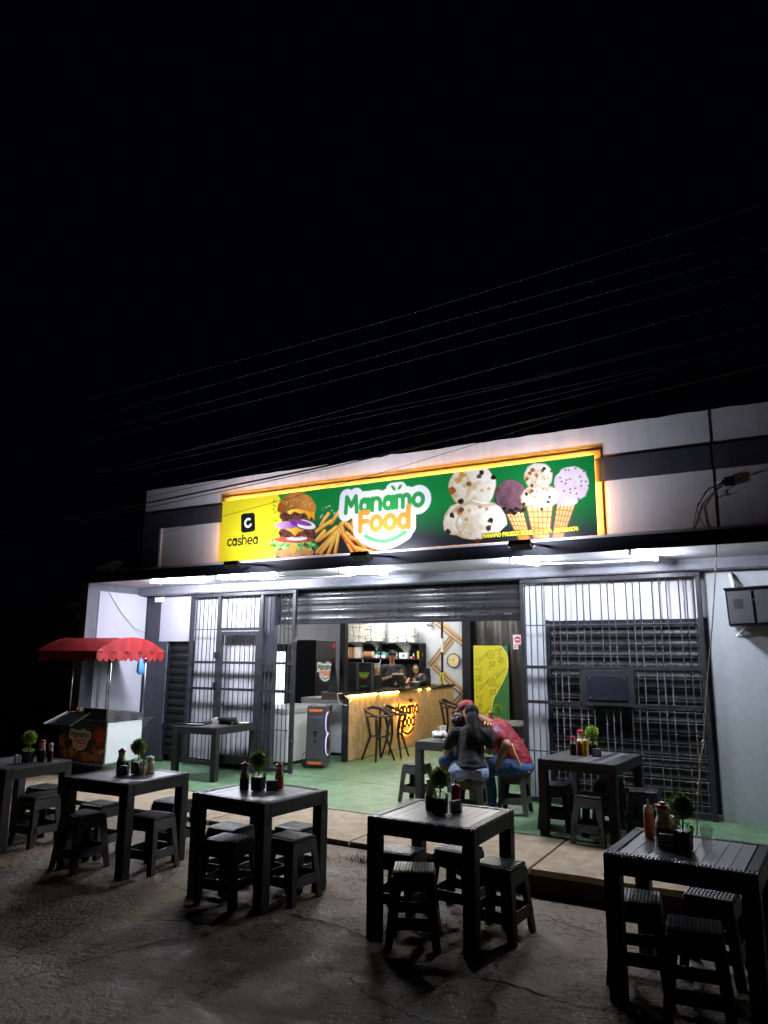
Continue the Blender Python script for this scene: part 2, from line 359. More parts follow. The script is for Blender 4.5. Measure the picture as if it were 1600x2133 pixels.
# ------------------------------------------------------------------ flat print: shapes laid out on a fine sheet of coloured vertices
def arc(cx, cyy, rx, ry, a0, a1, n=12):
    return [(cx+rx*math.cos(R(a0+(a1-a0)*k/n)), cyy+ry*math.sin(R(a0+(a1-a0)*k/n))) for k in range(n+1)]
GLYPH = {   # strokes in units of the x-height (y up), then the advance
 'M': ([[(.02, 0), (.12, 1.35), (.55, .55), (.98, 1.35), (1.08, 0)]], 1.42), 'a': ([arc(.38, .42, .36, .42, 60, 400), [(.78, .95), (.78, 0)], arc(.40, .58, .38, .40, 0, 140, 8)], 1.12),
 'n': ([[(0, 0), (0, .98)], arc(.36, .58, .36, .40, 180, 0), [(.72, .58), (.72, 0)]], 1.06), 'm': ([[(0, 0), (0, .98)], arc(.29, .66, .29, .32, 180, 0), [(.58, .66), (.58, 0)], arc(.87, .66, .29, .32, 180, 0), [(1.16, .66), (1.16, 0)]], 1.5),
 'o': ([arc(.42, .48, .42, .48, 0, 360, 18)], 1.16), 'F': ([[(0, 0), (0, 1.35), (.66, 1.35)], [(0, .70), (.58, .70)]], .96), 'd': ([arc(.40, .46, .38, .46, 0, 360, 16), [(.80, 1.5), (.80, 0)]], 1.12),
 'c': ([arc(.42, .48, .42, .48, 45, 315, 14)], .98), 's': ([arc(.30, .72, .27, .24, 30, 270, 8)+arc(.30, .24, .29, .24, 90, -150, 8)], .86), 'h': ([[(0, 0), (0, 1.45)], arc(.36, .58, .36, .40, 180, 0), [(.72, .58), (.72, 0)]], 1.05),
 'e': ([[(.02, .48), (.82, .48)]+arc(.42, .48, .42, .48, 0, 310, 14)], 1.08),
 'A': ([[(0, 0), (.45, 1.35), (.9, 0)], [(.18, .45), (.72, .45)]], 1.2), 'N': ([[(0, 0), (0, 1.35), (.8, 0), (.8, 1.35)]], 1.12), 'O': ([arc(.5, .67, .5, .67, 0, 360, 14)], 1.3), 'P': ([[(0, 0), (0, 1.35), (.5, 1.35)]+arc(.5, .98, .3, .37, 90, -90, 6)+[(0, .6)]], 1.05),
 'R': ([[(0, 0), (0, 1.35), (.5, 1.35)]+arc(.5, .98, .3, .37, 90, -90, 6)+[(0, .6)], [(.45, .6), (.85, 0)]], 1.12), 'D': ([[(0, 0), (0, 1.35), (.3, 1.35)]+arc(.3, .67, .5, .68, 90, -90, 8)+[(0, 0)]], 1.1), 'U': ([[(0, 1.35), (0, .4)]+arc(.4, .4, .4, .4, 180, 360, 8)+[(.8, 1.35)]], 1.1),
 'C': ([arc(.5, .67, .5, .67, 45, 315, 12)], 1.15), 'T': ([[(0, 1.35), (.8, 1.35)], [(.4, 1.35), (.4, 0)]], 1.05), 'I': ([[(0, 0), (0, 1.35)]], .35), 'S': ([arc(.38, 1.0, .36, .35, 30, 270, 8)+arc(.38, .33, .38, .33, 90, -150, 8)], 1.02),
 ',': ([[(.05, .1), (0, -.2)]], .4), '.': ([[(0, 0), (.02, .02)]], .4), ':': ([[(0, .1), (.02, .12)], [(0, .8), (.02, .82)]], .4), 'J': ([[(.5, 1.35), (.5, .35)]+arc(.25, .35, .25, .35, 0, -170, 7)], .8), '5': ([[(.65, 1.35), (.1, 1.35), (.06, .8)]+arc(.35, .43, .33, .42, 110, -140, 9)], .95),
 '0': ([arc(.36, .67, .36, .67, 0, 360, 12)], .98), '7': ([[(0, 1.35), (.7, 1.35), (.25, 0)]], .9), '8': ([arc(.36, 1.0, .30, .34, 0, 360, 10), arc(.36, .34, .36, .36, 0, 360, 10)], .98), '6': ([arc(.36, .40, .36, .40, 0, 360, 12), [(.02, .45), (.15, 1.0), (.5, 1.35)]], .98),
 '1': ([[(0, 1.1), (.25, 1.35), (.25, 0)]], .6), '4': ([[(.55, 0), (.55, 1.35), (0, .4), (.8, .4)]], 1.0), 'E': ([[(.62, 1.35), (0, 1.35), (0, 0), (.62, 0)], [(0, .7), (.55, .7)]], .9), ' ': ([], .55)}
def word(txt, x, y, width, xh):
    """strokes of a word: left end x, baseline y, fitted to a width"""
    tot = sum(GLYPH[c][1] for c in txt)-.22; k = width/tot; out = []; px = x
    for c in txt:
        st, adv = GLYPH[c]
        out.append([[(px+p[0]*k, y+p[1]*xh) for p in s] for s in st]); px += adv*k
    return out
class Sheet:
    def __init__(s, W, H, res, bg):
        s.W, s.H, s.res = W, H, res; s.nx, s.ny = int(round(W/res))+1, int(round(H/res))+1
        s.U, s.V = np.meshgrid(np.linspace(0, W, s.nx), np.linspace(0, H, s.ny)); s.C = np.zeros((s.ny, s.nx, 3)); s.C[:] = srgb(bg) if not isinstance(bg, np.ndarray) else bg
    def win(s, pts, pad):
        a = np.array(pts); i0 = max(0, int((a[:, 0].min()-pad)/s.res)); i1 = min(s.nx, int((a[:, 0].max()+pad)/s.res)+2)
        j0 = max(0, int((a[:, 1].min()-pad)/s.res)); j1 = min(s.ny, int((a[:, 1].max()+pad)/s.res)+2)
        return slice(j0, max(j0, j1)), slice(i0, max(i0, i1))
    @staticmethod
    def dseg(U, V, lines):
        d = np.full(U.shape, 1e9)
        for ln in lines:
            for (x0, y0), (x1, y1) in zip(ln[:-1], ln[1:]):
                dx, dy = x1-x0, y1-y0; q = dx*dx+dy*dy+1e-12; t = np.clip(((U-x0)*dx+(V-y0)*dy)/q, 0, 1)
                d = np.minimum(d, np.hypot(U-x0-t*dx, V-y0-t*dy))
        return d
    def put(s, w, a, col):
        if a.size == 0: return
        c = srgb(col) if not callable(col) else col(s.U[w], s.V[w])
        s.C[w] = s.C[w]*(1-a[..., None])+np.asarray(c)*a[..., None]
    def poly(s, pts, col, grow=0., op=1., soft=None):
        w = s.win(pts, abs(grow)+2*s.res); U, V = s.U[w], s.V[w]
        if U.size == 0: return
        ins = np.zeros(U.shape, bool); n = len(pts)
        for i in range(n):
            (x0, y0), (x1, y1) = pts[i], pts[(i+1) % n]
            if y0 == y1: continue
            ins ^= ((y0 > V) != (y1 > V)) & (U < (x1-x0)*(V-y0)/(y1-y0)+x0)
        d = s.dseg(U, V, [list(pts)+[pts[0]]]); d = np.where(ins, -d, d)-grow
        s.put(w, np.clip(.5-d/(soft or s.res), 0, 1)*op, col)
    def line(s, lines, wd, col, op=1.):
        lines = [l for l in lines if len(l) > 1]; w = s.win([p for l in lines for p in l], wd+2*s.res); U, V = s.U[w], s.V[w]
        if U.size == 0: return
        s.put(w, np.clip(.5-(s.dseg(U, V, lines)-wd/2)/s.res, 0, 1)*op, col)
    def build(s, name, material, parent, M4):
        """M4 takes (u, v, 0) to the thing's own space"""
        nx, ny = s.nx, s.ny; P = np.stack([s.U.ravel(), s.V.ravel(), np.zeros(nx*ny), np.ones(nx*ny)], 1) @ np.array(M4).T
        me = bpy.data.meshes.new(name); ii, jj = np.meshgrid(np.arange(nx-1), np.arange(ny-1)); a = (jj*nx+ii).ravel()
        F = np.stack([a, a+1, a+nx+1, a+nx], 1).astype(np.int32)
        me.vertices.add(nx*ny); me.vertices.foreach_set('co', P[:, :3].astype(np.float32).ravel())
        me.loops.add(F.size); me.loops.foreach_set('vertex_index', F.ravel()); me.polygons.add(len(F))
        me.polygons.foreach_set('loop_start', np.arange(0, F.size, 4, dtype=np.int32)); me.polygons.foreach_set('loop_total', np.full(len(F), 4, np.int32))
        at = me.attributes.new('ink', 'FLOAT_COLOR', 'POINT'); at.data.foreach_set('color', np.concatenate([s.C.reshape(-1, 3), np.ones((nx*ny, 1))], 1).astype(np.float32).ravel())
        me.materials.append(material); me.update(); me.validate()
        return obj(name, me, parent)
def vnoise(U, V, f, seed=0, octs=3):
    g = np.random.default_rng(seed).random((64, 64)); out = np.zeros(U.shape); amp = 1.; tot = 0
    for _ in range(octs):
        x, y = U*f, V*f; i, j = np.floor(x).astype(int), np.floor(y).astype(int); a, b = x-i, y-j; a = a*a*(3-2*a); b = b*b*(3-2*b); i %= 64; j %= 64; i2, j2 = (i+1) % 64, (j+1) % 64
        out += amp*((g[j, i]*(1-a)+g[j, i2]*a)*(1-b)+(g[j2, i]*(1-a)+g[j2, i2]*a)*b); tot += amp; amp *= .5; f *= 2.1
    return out/tot
def inkmix(c0, c1, f, seed=0, lo=.35, hi=.65):
    c0, c1 = np.array(srgb(c0)), np.array(srgb(c1))
    def fn(U, V):
        t = np.clip((vnoise(U, V, f, seed)-lo)/(hi-lo), 0, 1)[..., None]; return c0*(1-t)+c1*t
    return fn
def grad(c0, c1, T, pa, pb, f=0., seed=0):
    """ink running from one colour at pa to another at pb (art coordinates)"""
    c0, c1 = np.array(srgb(c0)), np.array(srgb(c1)); (x0, y0), (x1, y1) = T(pa), T(pb); q = (x1-x0)**2+(y1-y0)**2
    def fn(U, V):
        t = ((U-x0)*(x1-x0)+(V-y0)*(y1-y0))/q
        if f: t = t+(vnoise(U, V, f, seed)-.5)*.7
        t = np.clip(t, 0, 1)[..., None]; return c0*(1-t)+c1*t
    return fn
def ellp(cx, cyy, rx, ry, rot=0., n=30, a0=0., a1=360.):
    c, s = math.cos(R(rot)), math.sin(R(rot)); out = []
    for k in range(n): a = R(a0+(a1-a0)*k/(n if a1-a0 >= 360 else n-1)); x, y = rx*math.cos(a), ry*math.sin(a); out.append((cx+x*c-y*s, cyy+x*s+y*c))
    return out
def logo_strokes(x, y, wd):
    """shop wordmark: returns upper word, lower word, leaves, smile as strokes; left end x, baseline of the upper word y, width wd"""
    k = wd/172.
    up = word('Manamo', x+4*k, y, wd-8*k, 22*k); lo = word('Food', x+37*k, y-37*k, 102*k, 25*k)
    lv = [ellp(x+106*k, y+37*k, 7*k, 3*k, -48, 12), ellp(x+119*k, y+37*k, 6*k, 3*k, 48, 12)]
    sm = [[(x+(48+82*t)*k, y-(47+13*math.sin(PI*t)-1*t)*k) for t in np.linspace(0, 1, 13)]]
    return up, lo, lv, sm, k
def paint_logo(S, x, y, wd, green='2f9a4a', orange='f39a3a', white='eef0fb', smile='55b56a', back=True, stroke=8.5):
    up, lo, lv, sm, k = logo_strokes(x, y, wd)
    if back:
        L = [s for g in up for s in g]; S.line(L, 32*k, white); S.line([s for g in lo for s in g], 30*k, white); S.line(sm, 30*k, white)
        S.poly([(x+40*k, y-4*k), (x+140*k, y-4*k), (x+134*k, y-46*k), (x+89*k, y-66*k), (x+44*k, y-46*k)], white); S.line([[(x+103*k, y+34*k), (x+120*k, y+34*k)]], 26*k, white)
    S.line([s for g in up for s in g], stroke*k, green); S.line([s for g in lo for s in g], (stroke+1.5)*k, orange)
    for e in lv: S.poly(e, green)
    S.line(sm, 7*k, smile)
def paint_burger(S, T, sc=1.):
    P = lambda pts: [T(p) for p in pts]
    E = lambda *a, **k: P(ellp(*a, **k))
    rr = random.Random(5)
    S.poly(E(612, 1150, 42, 14), grad('e0a050', 'a05a24', T, (612, 1140), (612, 1164), 14, 3))                                   # lower bun
    for k in range(60):
        x = 566+rr.random()*94; y = 1134+rr.gauss(0, 4); S.poly(E(x, y, 5, 3.4, rr.uniform(0, 180), n=9), rr.choice(['4fae3c', '2f8a2c', '8fd070', '1f6a22', 'a8e08c']))
    S.poly(E(612, 1124, 42, 7), grad('e86a52', 'a82c22', T, (570, 1120), (655, 1128), 12)); S.poly(E(618, 1121, 22, 5), 'f4ece8'); S.poly(E(617, 1119, 16, 3), 'd8c0cc')
    for cx, cyy, rx, ry in ((597, 1110, 17, 10), (640, 1110, 18, 9), (618, 1110, 18, 9)): S.poly(E(cx, cyy, rx, ry), inkmix('351610', '8a4a3c', 60, 9))
    S.poly(P([(592, 1101), (606, 1094), (634, 1105), (622, 1108), (614, 1117), (606, 1108)]), grad('ffd040', 'f0a020', T, (600, 1095), (620, 1115)))
    S.poly(E(596, 1094, 24, 8), grad('d8b0d8', '9a4fa8', T, (575, 1090), (618, 1097))); S.poly(E(634, 1092, 24, 9, 14), 'f2eef6'); S.poly(E(630, 1089, 20, 5, 14), '8a3f9c'); S.poly(P([(602, 1083), (616, 1086), (622, 1096), (608, 1094)]), '7a2c90')
    for cx, cyy, rx, ry in ((597, 1075, 15, 10), (622, 1074, 18, 9), (645, 1077, 12, 7)): S.poly(E(cx, cyy, rx, ry), inkmix('2c120c', '84463a', 60, 4))
    S.poly(P([(597, 1066), (612, 1059), (640, 1060), (656, 1064), (655, 1084), (648, 1076), (644, 1083), (636, 1068), (624, 1070), (614, 1065), (604, 1072)]), grad('ffd448', 'f2a626', T, (610, 1058), (640, 1082)))
    S.poly(P([(577, 1064), (580, 1050), (592, 1034), (612, 1026), (632, 1026), (648, 1036), (658, 1052), (658, 1063), (650, 1067), (620, 1060), (600, 1062), (584, 1069)]), grad('d08a3c', '8a4a1c', T, (632, 1032), (588, 1066), 10, 2))
    for k in range(46): x = 590+rr.random()*58; y = 1032+rr.random()*24; S.poly(E(x, y, 1.1, .7, rr.uniform(0, 180), n=7), 'f2dcb0', op=.8)
    S.poly(P([(604, 1132), (618, 1134), (616, 1146), (612, 1154), (607, 1150), (605, 1140)]), 'f4b040')
def paint_fries(S, T):
    rr = random.Random(3)
    for (x0, y0, x1, y1) in [(668, 1095, 684, 1070), (690, 1090, 706, 1066), (655, 1110, 690, 1085), (730, 1100, 716, 1078), (735, 1098, 738, 1080), (660, 1150, 712, 1090), (664, 1125, 700, 1098), (656, 1130, 676, 1106), (672, 1140, 722, 1079),
                             (684, 1152, 702, 1106), (698, 1152, 706, 1104), (706, 1100, 734, 1150), (712, 1096, 722, 1128), (722, 1110, 762, 1142), (716, 1112, 745, 1148), (730, 1118, 790, 1144), (726, 1092, 750, 1122), (740, 1140, 775, 1148), (668, 1152, 694, 1118)]:
        a, b = T((x0, y0)), T((x1, y1)); mx = T(((x0+x1)/2+rr.uniform(-2, 2), (y0+y1)/2+rr.uniform(-2, 2))); dark = y1 > y0
        wd = abs(T((9.5, 0))[0]-T((0, 0))[0]) if False else .055
        S.line([[a, mx, b]], wd*1.15, '9c5414' if not dark else '94400f', .75)
        S.line([[a, mx, b]], wd*.9, grad('f6c450', 'e08a24', T, (x1, y1), (x0, y0), 9) if not dark else grad('eda03c', 'd0641c', T, (x0, y0), (x1, y1), 9))
        S.line([[(a[0]-.008, a[1]+.010), (mx[0]-.008, mx[1]+.010), (b[0]-.006, b[1]+.006)]], wd*.22, 'ffe08a', .7)
def paint_scoop(S, T, cx, cyy, rx, ry, c0, c1, seed, rot=0):
    r3 = random.Random(seed); pts = [(x+r3.uniform(-.04, .04)*rx, y+r3.uniform(-.04, .04)*ry) for x, y in ellp(cx, cyy, rx, ry, rot, 26)]
    S.poly([T(p) for p in pts], c1, grow=.006); S.poly([T(p) for p in pts], grad(c0, c1, T, (cx+rx*.45, cyy-ry*.55), (cx-rx*.85, cyy+ry*1.0), 16, seed), soft=.012)
    for k in range(int(rx/4)):
        a = r3.uniform(0, 6.28); q = r3.uniform(.2, .8); x, y = cx+rx*q*math.cos(a), cyy+ry*q*math.sin(a); l = r3.uniform(.1, .3)
        S.line([[T(p) for p in ellp(x, y, rx*l, ry*l*.6, r3.uniform(-30, 30), 8, 100, 250)]], .008, c1 if k % 2 else c0, .45)
def paint_bits(S, T, pts, cols, r, rr):
    for x, y in pts:
        q = [T((x+r*rr.uniform(.6, 1.3)*math.cos(a), y+r*rr.uniform(.6, 1.3)*math.sin(a))) for a in np.linspace(0, 5.4, 7)]; S.poly(q, rr.choice(cols))
def paint_cone(S, T, a, b, c, d):
    """waffle cone, corners: top left, top right, bottom right, bottom left"""
    S.poly([T(p) for p in (a, b, c, d)], grad('f6cf90', 'b8702c', T, ((a[0]*.4+b[0]*.6), a[1]), (d[0]-4, d[1]), 8)); L = lambda p, q, t: (p[0]+(q[0]-p[0])*t, p[1]+(q[1]-p[1])*t)
    for k in range(1, 7):
        t = k/7; S.line([[T(L(a, d, t)), T(L(b, c, min(1, t+.10)))]], .012, 'b06a28')
        if k < 5: S.line([[T(L(a, b, k/5)), T(L(d, c, k/5))]], .012, 'b87430'); pass
    S.line([[T(a), T(d)], [T(b), T(c)]], .016, '6a3a14', .8)
HX, HZ = 7.386, 3.125
A0, A1, A2 = (5.73889485e-04, -5.83356129e-05, -8.79099851e-01), (3.22787121e-04, 1.13503971e-04, 4.75102174e-01), (4.89097127e-06, -6.45970892e-04, 8.78685793e-01)
def ART(p):
    """artwork layout -> metres on the sign face"""
    d = [a[0]*p[0]+a[1]*p[1]+a[2] for a in (A0, A1, A2)]; return (d[0]/d[1]*8.15+HX, d[2]/d[1]*8.15+1.78-HZ)
def paint_sign():
    S = Sheet(5.516, .915, .0055, '0c7c3c'); T = ART; rr = random.Random(8)
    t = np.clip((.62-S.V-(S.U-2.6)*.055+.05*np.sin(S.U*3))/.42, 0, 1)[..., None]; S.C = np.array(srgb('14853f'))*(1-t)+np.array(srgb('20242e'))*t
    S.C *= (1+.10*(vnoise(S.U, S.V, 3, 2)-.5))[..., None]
    S.poly([(0, -.02), (0, .94), (1.02, .94), (1.10, .82), (1.13, .62), (1.10, .30), (1.03, -.02)], 'f2e22a')
    for k in range(14): x, y = 1.0+rr.uniform(-.05, .08), rr.uniform(.25, .85); S.poly(ellp(x, y, .02, .011, rr.uniform(0, 180), 8), rr.choice(['7aa030', 'd8c850', '5a8a28']))
    q = [T(p) for p in [(503, 1074), (507, 1071), (527, 1069), (530, 1072), (531, 1103), (528, 1106), (507, 1109), (503, 1106)]]; S.poly(q, '15171b', grow=.008)
    cx, cyy = T((517, 1089)); S.line([arc(cx, cyy, .058, .058, 60, 330)], .032, 'f4f4f2')
    x, y = T((472, 1138)); S.line([s for g in word('cashea', x+.02, y+.005, .565, .098) for s in g], .026, '15171b'); S.poly(ellp(x+.62, y+.012, .008, .008, 0, 8), '6a6a30')
    paint_fries(S, T); paint_burger(S, T)
    for k in range(10): p = T((rr.uniform(660, 700), rr.uniform(1050, 1085))); S.poly(ellp(p[0], p[1], .018, .011, rr.uniform(0, 180), 8), rr.choice(['e8e4d8', '58a860', 'c8d8a0']), op=.8)
    x0, _ = T((716, 1066)); x1, _ = T((888, 1054)); _, yb = T((800, 1062)); paint_logo(S, x0, yb+.012, x1-x0)
    # ice creams
    paint_cone(S, T, (1054, 1068), (1089, 1060), (1106, 1128), (1083, 1130)); paint_cone(S, T, (1160, 1050), (1201, 1045), (1171, 1126), (1150, 1127)); paint_cone(S, T, (1097, 1056), (1153, 1046), (1143, 1128), (1113, 1130))
    paint_scoop(S, T, 1191, 1008, 36, 36, 'f4e8f4', 'd8b8cc', 4); S.poly([T(p) for p in ellp(1180, 1044, 24, 10)], grad('f0dcec', 'd8b4c8', T, (1190, 1038), (1165, 1052), 20))
    for x, y in [(1178, 979), (1163, 984), (1167, 995), (1180, 1000), (1170, 1003), (1178, 1007), (1187, 998), (1208, 993), (1211, 1002), (1221, 1003), (1211, 1012), (1175, 1023), (1188, 1019), (1198, 1017), (1188, 1026), (1201, 1028), (1205, 1039), (1185, 979), (1199, 976), (1216, 982), (1226, 1012), (1158, 988)]: S.poly([T(p) for p in ellp(x, y, 2.1, 1.7, 0, 8)], '1c1412')
    paint_scoop(S, T, 1064, 1034, 33, 36, '8a6470', '2c1a1c', 6); 
    for k in range(9): S.line([[T(p) for p in ellp(1064, 1036+k*1.2, 30-k*.6, 29-k*2.6, -8, 12, 95+k*3, 255-k*3)]], .006, 'a88a94' if k % 2 else '140c0e', .7)
    for x in range(1036, 1092, 5): S.poly([T(p) for p in ellp(x, 1062+rr.uniform(-4, 8), 5, 4, 0, 8)], rr.choice(['1a1012', '2c1c1e', '3a2628']))
    def nutty(cx, cyy, k, sd):
        r2 = random.Random(sd)
        for (dx, dy, rx, ry) in ((-22, 44, 26, 22), (0, -18, 48, 46), (6, 52, 66, 40), (-40, 62, 20, 22)): paint_scoop(S, T, cx+dx*k, cyy+dy*k, rx*k, ry*k, 'fdf8ee', 'c4ab84', sd+int(rx))
        for q_ in range(16): q2 = r2.uniform(0, 6.28); x, y = (cx+r2.uniform(0, 30)*k*math.cos(q2)-8*k, cyy-18*k+r2.uniform(0, 28)*k*math.sin(q2)) if q_ % 2 else (cx+r2.uniform(0, 46)*k*math.cos(q2), cyy+54*k+r2.uniform(0, 24)*k*math.sin(q2)); S.poly([T(p) for p in ellp(x, y, r2.uniform(4, 12)*k, r2.uniform(3, 7)*k, r2.uniform(-40, 40), 12)], r2.choice(['d8bf98', 'c9a878', 'e8d8bc', 'fffaf0']), op=.45, soft=.03)
        S.line([[T((cx-40*k, cyy+36*k)), T((cx-22*k, cyy+22*k)), T((cx-4*k, cyy+16*k)), T((cx+22*k, cyy+24*k)), T((cx+46*k, cyy+20*k))]], .045*k, 'b08a54', .55)
        S.line([[T((cx-14*k, cyy-44*k)), T((cx-4*k, cyy-20*k)), T((cx-12*k, cyy+6*k))]], .03*k, 'c8a46c', .6)
        S.line([[T((cx-26*k, cyy+40*k)), T((cx-34*k, cyy+62*k)), T((cx-22*k, cyy+88*k))]], .035*k, 'b89060', .5)
        paint_bits(S, T, [(cx-22*k, cyy-40*k), (cx-30*k, cyy-30*k), (cx-8*k, cyy-22*k), (cx-42*k, cyy-8*k), (cx-28*k, cyy+36*k)], ['b8783a', '9c5a28', 'd0a050'], 7.5*k, r2)
        paint_bits(S, T, [(cx+14*k, cyy-38*k), (cx+20*k, cyy-46*k), (cx+44*k, cyy-36*k), (cx-24*k, cyy+14*k), (cx-42*k, cyy+44*k), (cx-22*k, cyy+32*k), (cx-50*k, cyy+78*k), (cx+38*k, cyy+54*k), (cx+34*k, cyy+70*k), (cx+10*k, cyy+96*k)], ['3a2418', '54382a', '2c1a10', '6a4a38'], 6.2*k, r2)
        paint_bits(S, T, [(cx+20*k, cyy-8*k), (cx+34*k, cyy-12*k), (cx+16*k, cyy+26*k), (cx-6*k, cyy+34*k), (cx-12*k, cyy+52*k), (cx+30*k, cyy+30*k)], ['d8b060', 'c89848'], 4*k, r2)
    nutty(984, 1030, 1.0, 21); nutty(1122, 1003, .60, 31)
    x, y = T((1005, 1122)); x2, _ = T((1204, 1101)); L = [s for g in word('MANAMO PRODUCTIONS, C.A RIF: J507886174', x, y+.012, x2-x, .030) for s in g]
    S.line(L, .028, '2a2a10'); S.line(L, .0125, 'f8ec40')
    return S
# ------------------------------------------------------------------ ground
def sstep(x, a, b): t = min(1, max(0, (x-a)/(b-a))); return t*t*(3-2*t)
def gz(x, y): return -.04-.16*sstep(x, -3.3, -2.4)*sstep(y, 5.45, 6.4)
def axis(a, b, lo, hi, fine, coarse):
    v = list(np.arange(lo, hi+1e-6, fine)); x = lo
    while x > a: x -= coarse; v.insert(0, max(a, x)); coarse *= 1.5
    x = hi; c = coarse
    while x < b: x += c; v.append(min(b, x))
    return v
xs = axis(-90, 60, -9, 3, .25, .6); ys = axis(-30, 6.52, 1.5, 6.52, .12, .5)
m = MB(); nx = len(xs)
m.v = [(x, y, gz(x, y)+(.012*math.sin(x*1.7+y*.9)*math.sin(y*1.3-x*.6) if y < 4.2 or x > .3 else 0)) for y in ys for x in xs]
m.f = [(j*nx+i, j*nx+i+1, (j+1)*nx+i+1, (j+1)*nx+i) for j in range(len(ys)-1) for i in range(nx-1)]
tag(m.build('street', STREET, smooth=True), kind='structure')
m = MB(); m.box(-90, 60, 6.56, 90, -.6, -.235); tag(m.build('ground', STREET), kind='structure')
CRACK = mat('crack dirt', (.02, .016, .012), .95)
for pts in ([(-4.30, 2.2), (-4.06, 2.94), (-3.95, 3.27), (-3.78, 3.78), (-3.54, 4.40)], [(-3.56, 4.64), (-3.2, 4.61), (-2.95, 4.61), (-2.69, 4.54), (-2.36, 4.41)], [(-1.79, 4.34), (-1.5, 4.32), (-1.27, 4.27), (-1.06, 4.28)], [(-1.8, 5.55), (-1.55, 5.42), (-1.35, 5.38)], [(-4.64, 4.71), (-4.17, 4.59), (-3.93, 4.59)]):
    m = MB(); P_ = []
    for (x0, y0), (x1, y1) in zip(pts[:-1], pts[1:]):
        k = max(3, int(math.hypot(x1-x0, y1-y0)/.05))
        for i in range(k): P_.append((x0+(x1-x0)*i/k+random.gauss(0, .010), y0+(y1-y0)*i/k+random.gauss(0, .010)))
    for i, (x, y) in enumerate(P_[:-1]):
        x2, y2 = P_[i+1]; d = Vector((y-y2, x2-x, 0)).normalized()*random.uniform(.002, .007); z = gz(x, y)+.004; m.add([(x-d.x, y-d.y, z), (x2-d.x, y2-d.y, z), (x2+d.x, y2+d.y, z), (x+d.x, y+d.y, z)], [(0, 1, 2, 3)])
    st_ = [o for o in COL.objects if o.name == 'street'][0]; m.build('crack', CRACK, st_, recalc=False)
# sidewalk: a kerb body and slabs laid on it
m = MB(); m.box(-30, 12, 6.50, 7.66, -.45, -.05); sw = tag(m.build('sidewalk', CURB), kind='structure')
jx = [-30, -24, -17.6, -13.2, -9.6, -7.75, -5.85, -4.02, -2.20, -.42, 1.4, 3.2, 7, 12]
for a, b in zip(jx[:-1], jx[1:]):
    m = MB(); r_ = random.uniform(-.006, .004)
    n = 8; ed = [6.49+random.uniform(-.018, .012) for _ in range(n+1)]
    pts = [(a+.012+(b-a-.024)*k/n, ed[k]) for k in range(n+1)]+[(b-.012, 7.655), (a+.012, 7.655)]
    m.prism(pts, -.05, 0.0+r_*.5); m.build('slab', TAN, sw, bevel=.006)
m = MB(); m.prism([(-10.4, 7.66), (6, 7.66), (6, 9.40), (-10.4, 9.40)], -.4, .004); tag(m.build('porch_floor', GREEN), kind='structure')
m = MB(); m.box(-12.2, -2.9, 9.412, 16.3, -.4, .004); tag(m.build('shop_floor', GREEN), kind='structure')
# grass tufts and litter by the kerb
m = MB()
for cx, cyy, nn, sp in ((-3.62, 6.05, 110, .16), (-4.55, 6.46, 40, .12), (-6.15, 6.44, 40, .15), (-2.35, 6.42, 24, .1)):
    for k in range(nn):
        a = random.uniform(0, 2*PI); r_ = abs(random.gauss(0, sp)); x, y = cx+r_*math.cos(a)*1.6, cyy+r_*math.sin(a)*.5; hh = random.uniform(.015, .07); q = random.uniform(0, 2*PI); dx, dy = .004*math.cos(q), .004*math.sin(q); lx, ly = random.gauss(0, .035), random.gauss(0, .03)
        z = gz(x, y); m.add([(x-dx, y-dy, z), (x+dx, y+dy, z), (x+lx, y+ly, z+hh)], [(0, 1, 2)])
tag(m.build('dry_grass', mat('dry grass', (.30, .25, .11), .9, var=.5, vscale=20), recalc=False), kind='stuff')
m = MB()
for k in range(420):
    x, y = random.uniform(-8.5, .5), random.uniform(2.6, 6.3); s = random.uniform(.004, .014); z = gz(x, y); a = random.uniform(0, 6)
    m.add([(x+s*math.cos(a+q)*random.uniform(.5, 1.2), y+s*math.sin(a+q)*random.uniform(.5, 1.2), z+.001) for q in (0, 1.6, 3.1, 4.7)]+[(x, y, z+s*.5)], [(0, 1, 4), (1, 2, 4), (2, 3, 4), (3, 0, 4)])
tag(m.build('street_litter', mat('pebble', (.20, .185, .16), .9, var=.6, vscale=9), recalc=False), kind='stuff')

# ------------------------------------------------------------------ the shop building
FX0, FX1 = -10.19, 7.0
shop = thing('shop_building', 'single storey white and black shop building with stepped parapet and deep canopy', 'building', (-5, 9.4, 0))
def part(name, mb, m_, parent=None, **k):
    o = mb.build(name, m_, shop, **k); o.location = -shop.location
    return o
# canopy slab and fascia
part('canopy_slab', MB().box(FX0-.16, FX1, 8.17, 9.42, 2.935, 3.07), PARAPET)
part('fascia', MB().box(FX0-.16, FX1, 8.122, 8.168, 2.93, 3.085), BLACKB, bevel=.004)
part('beam', MB().box(FX0+.01, FX1, 9.20, 9.46, 2.79, 2.932).box(FX0+.01, FX1, 9.165, 9.198, 2.80, 2.865), MIDG, bevel=.004)
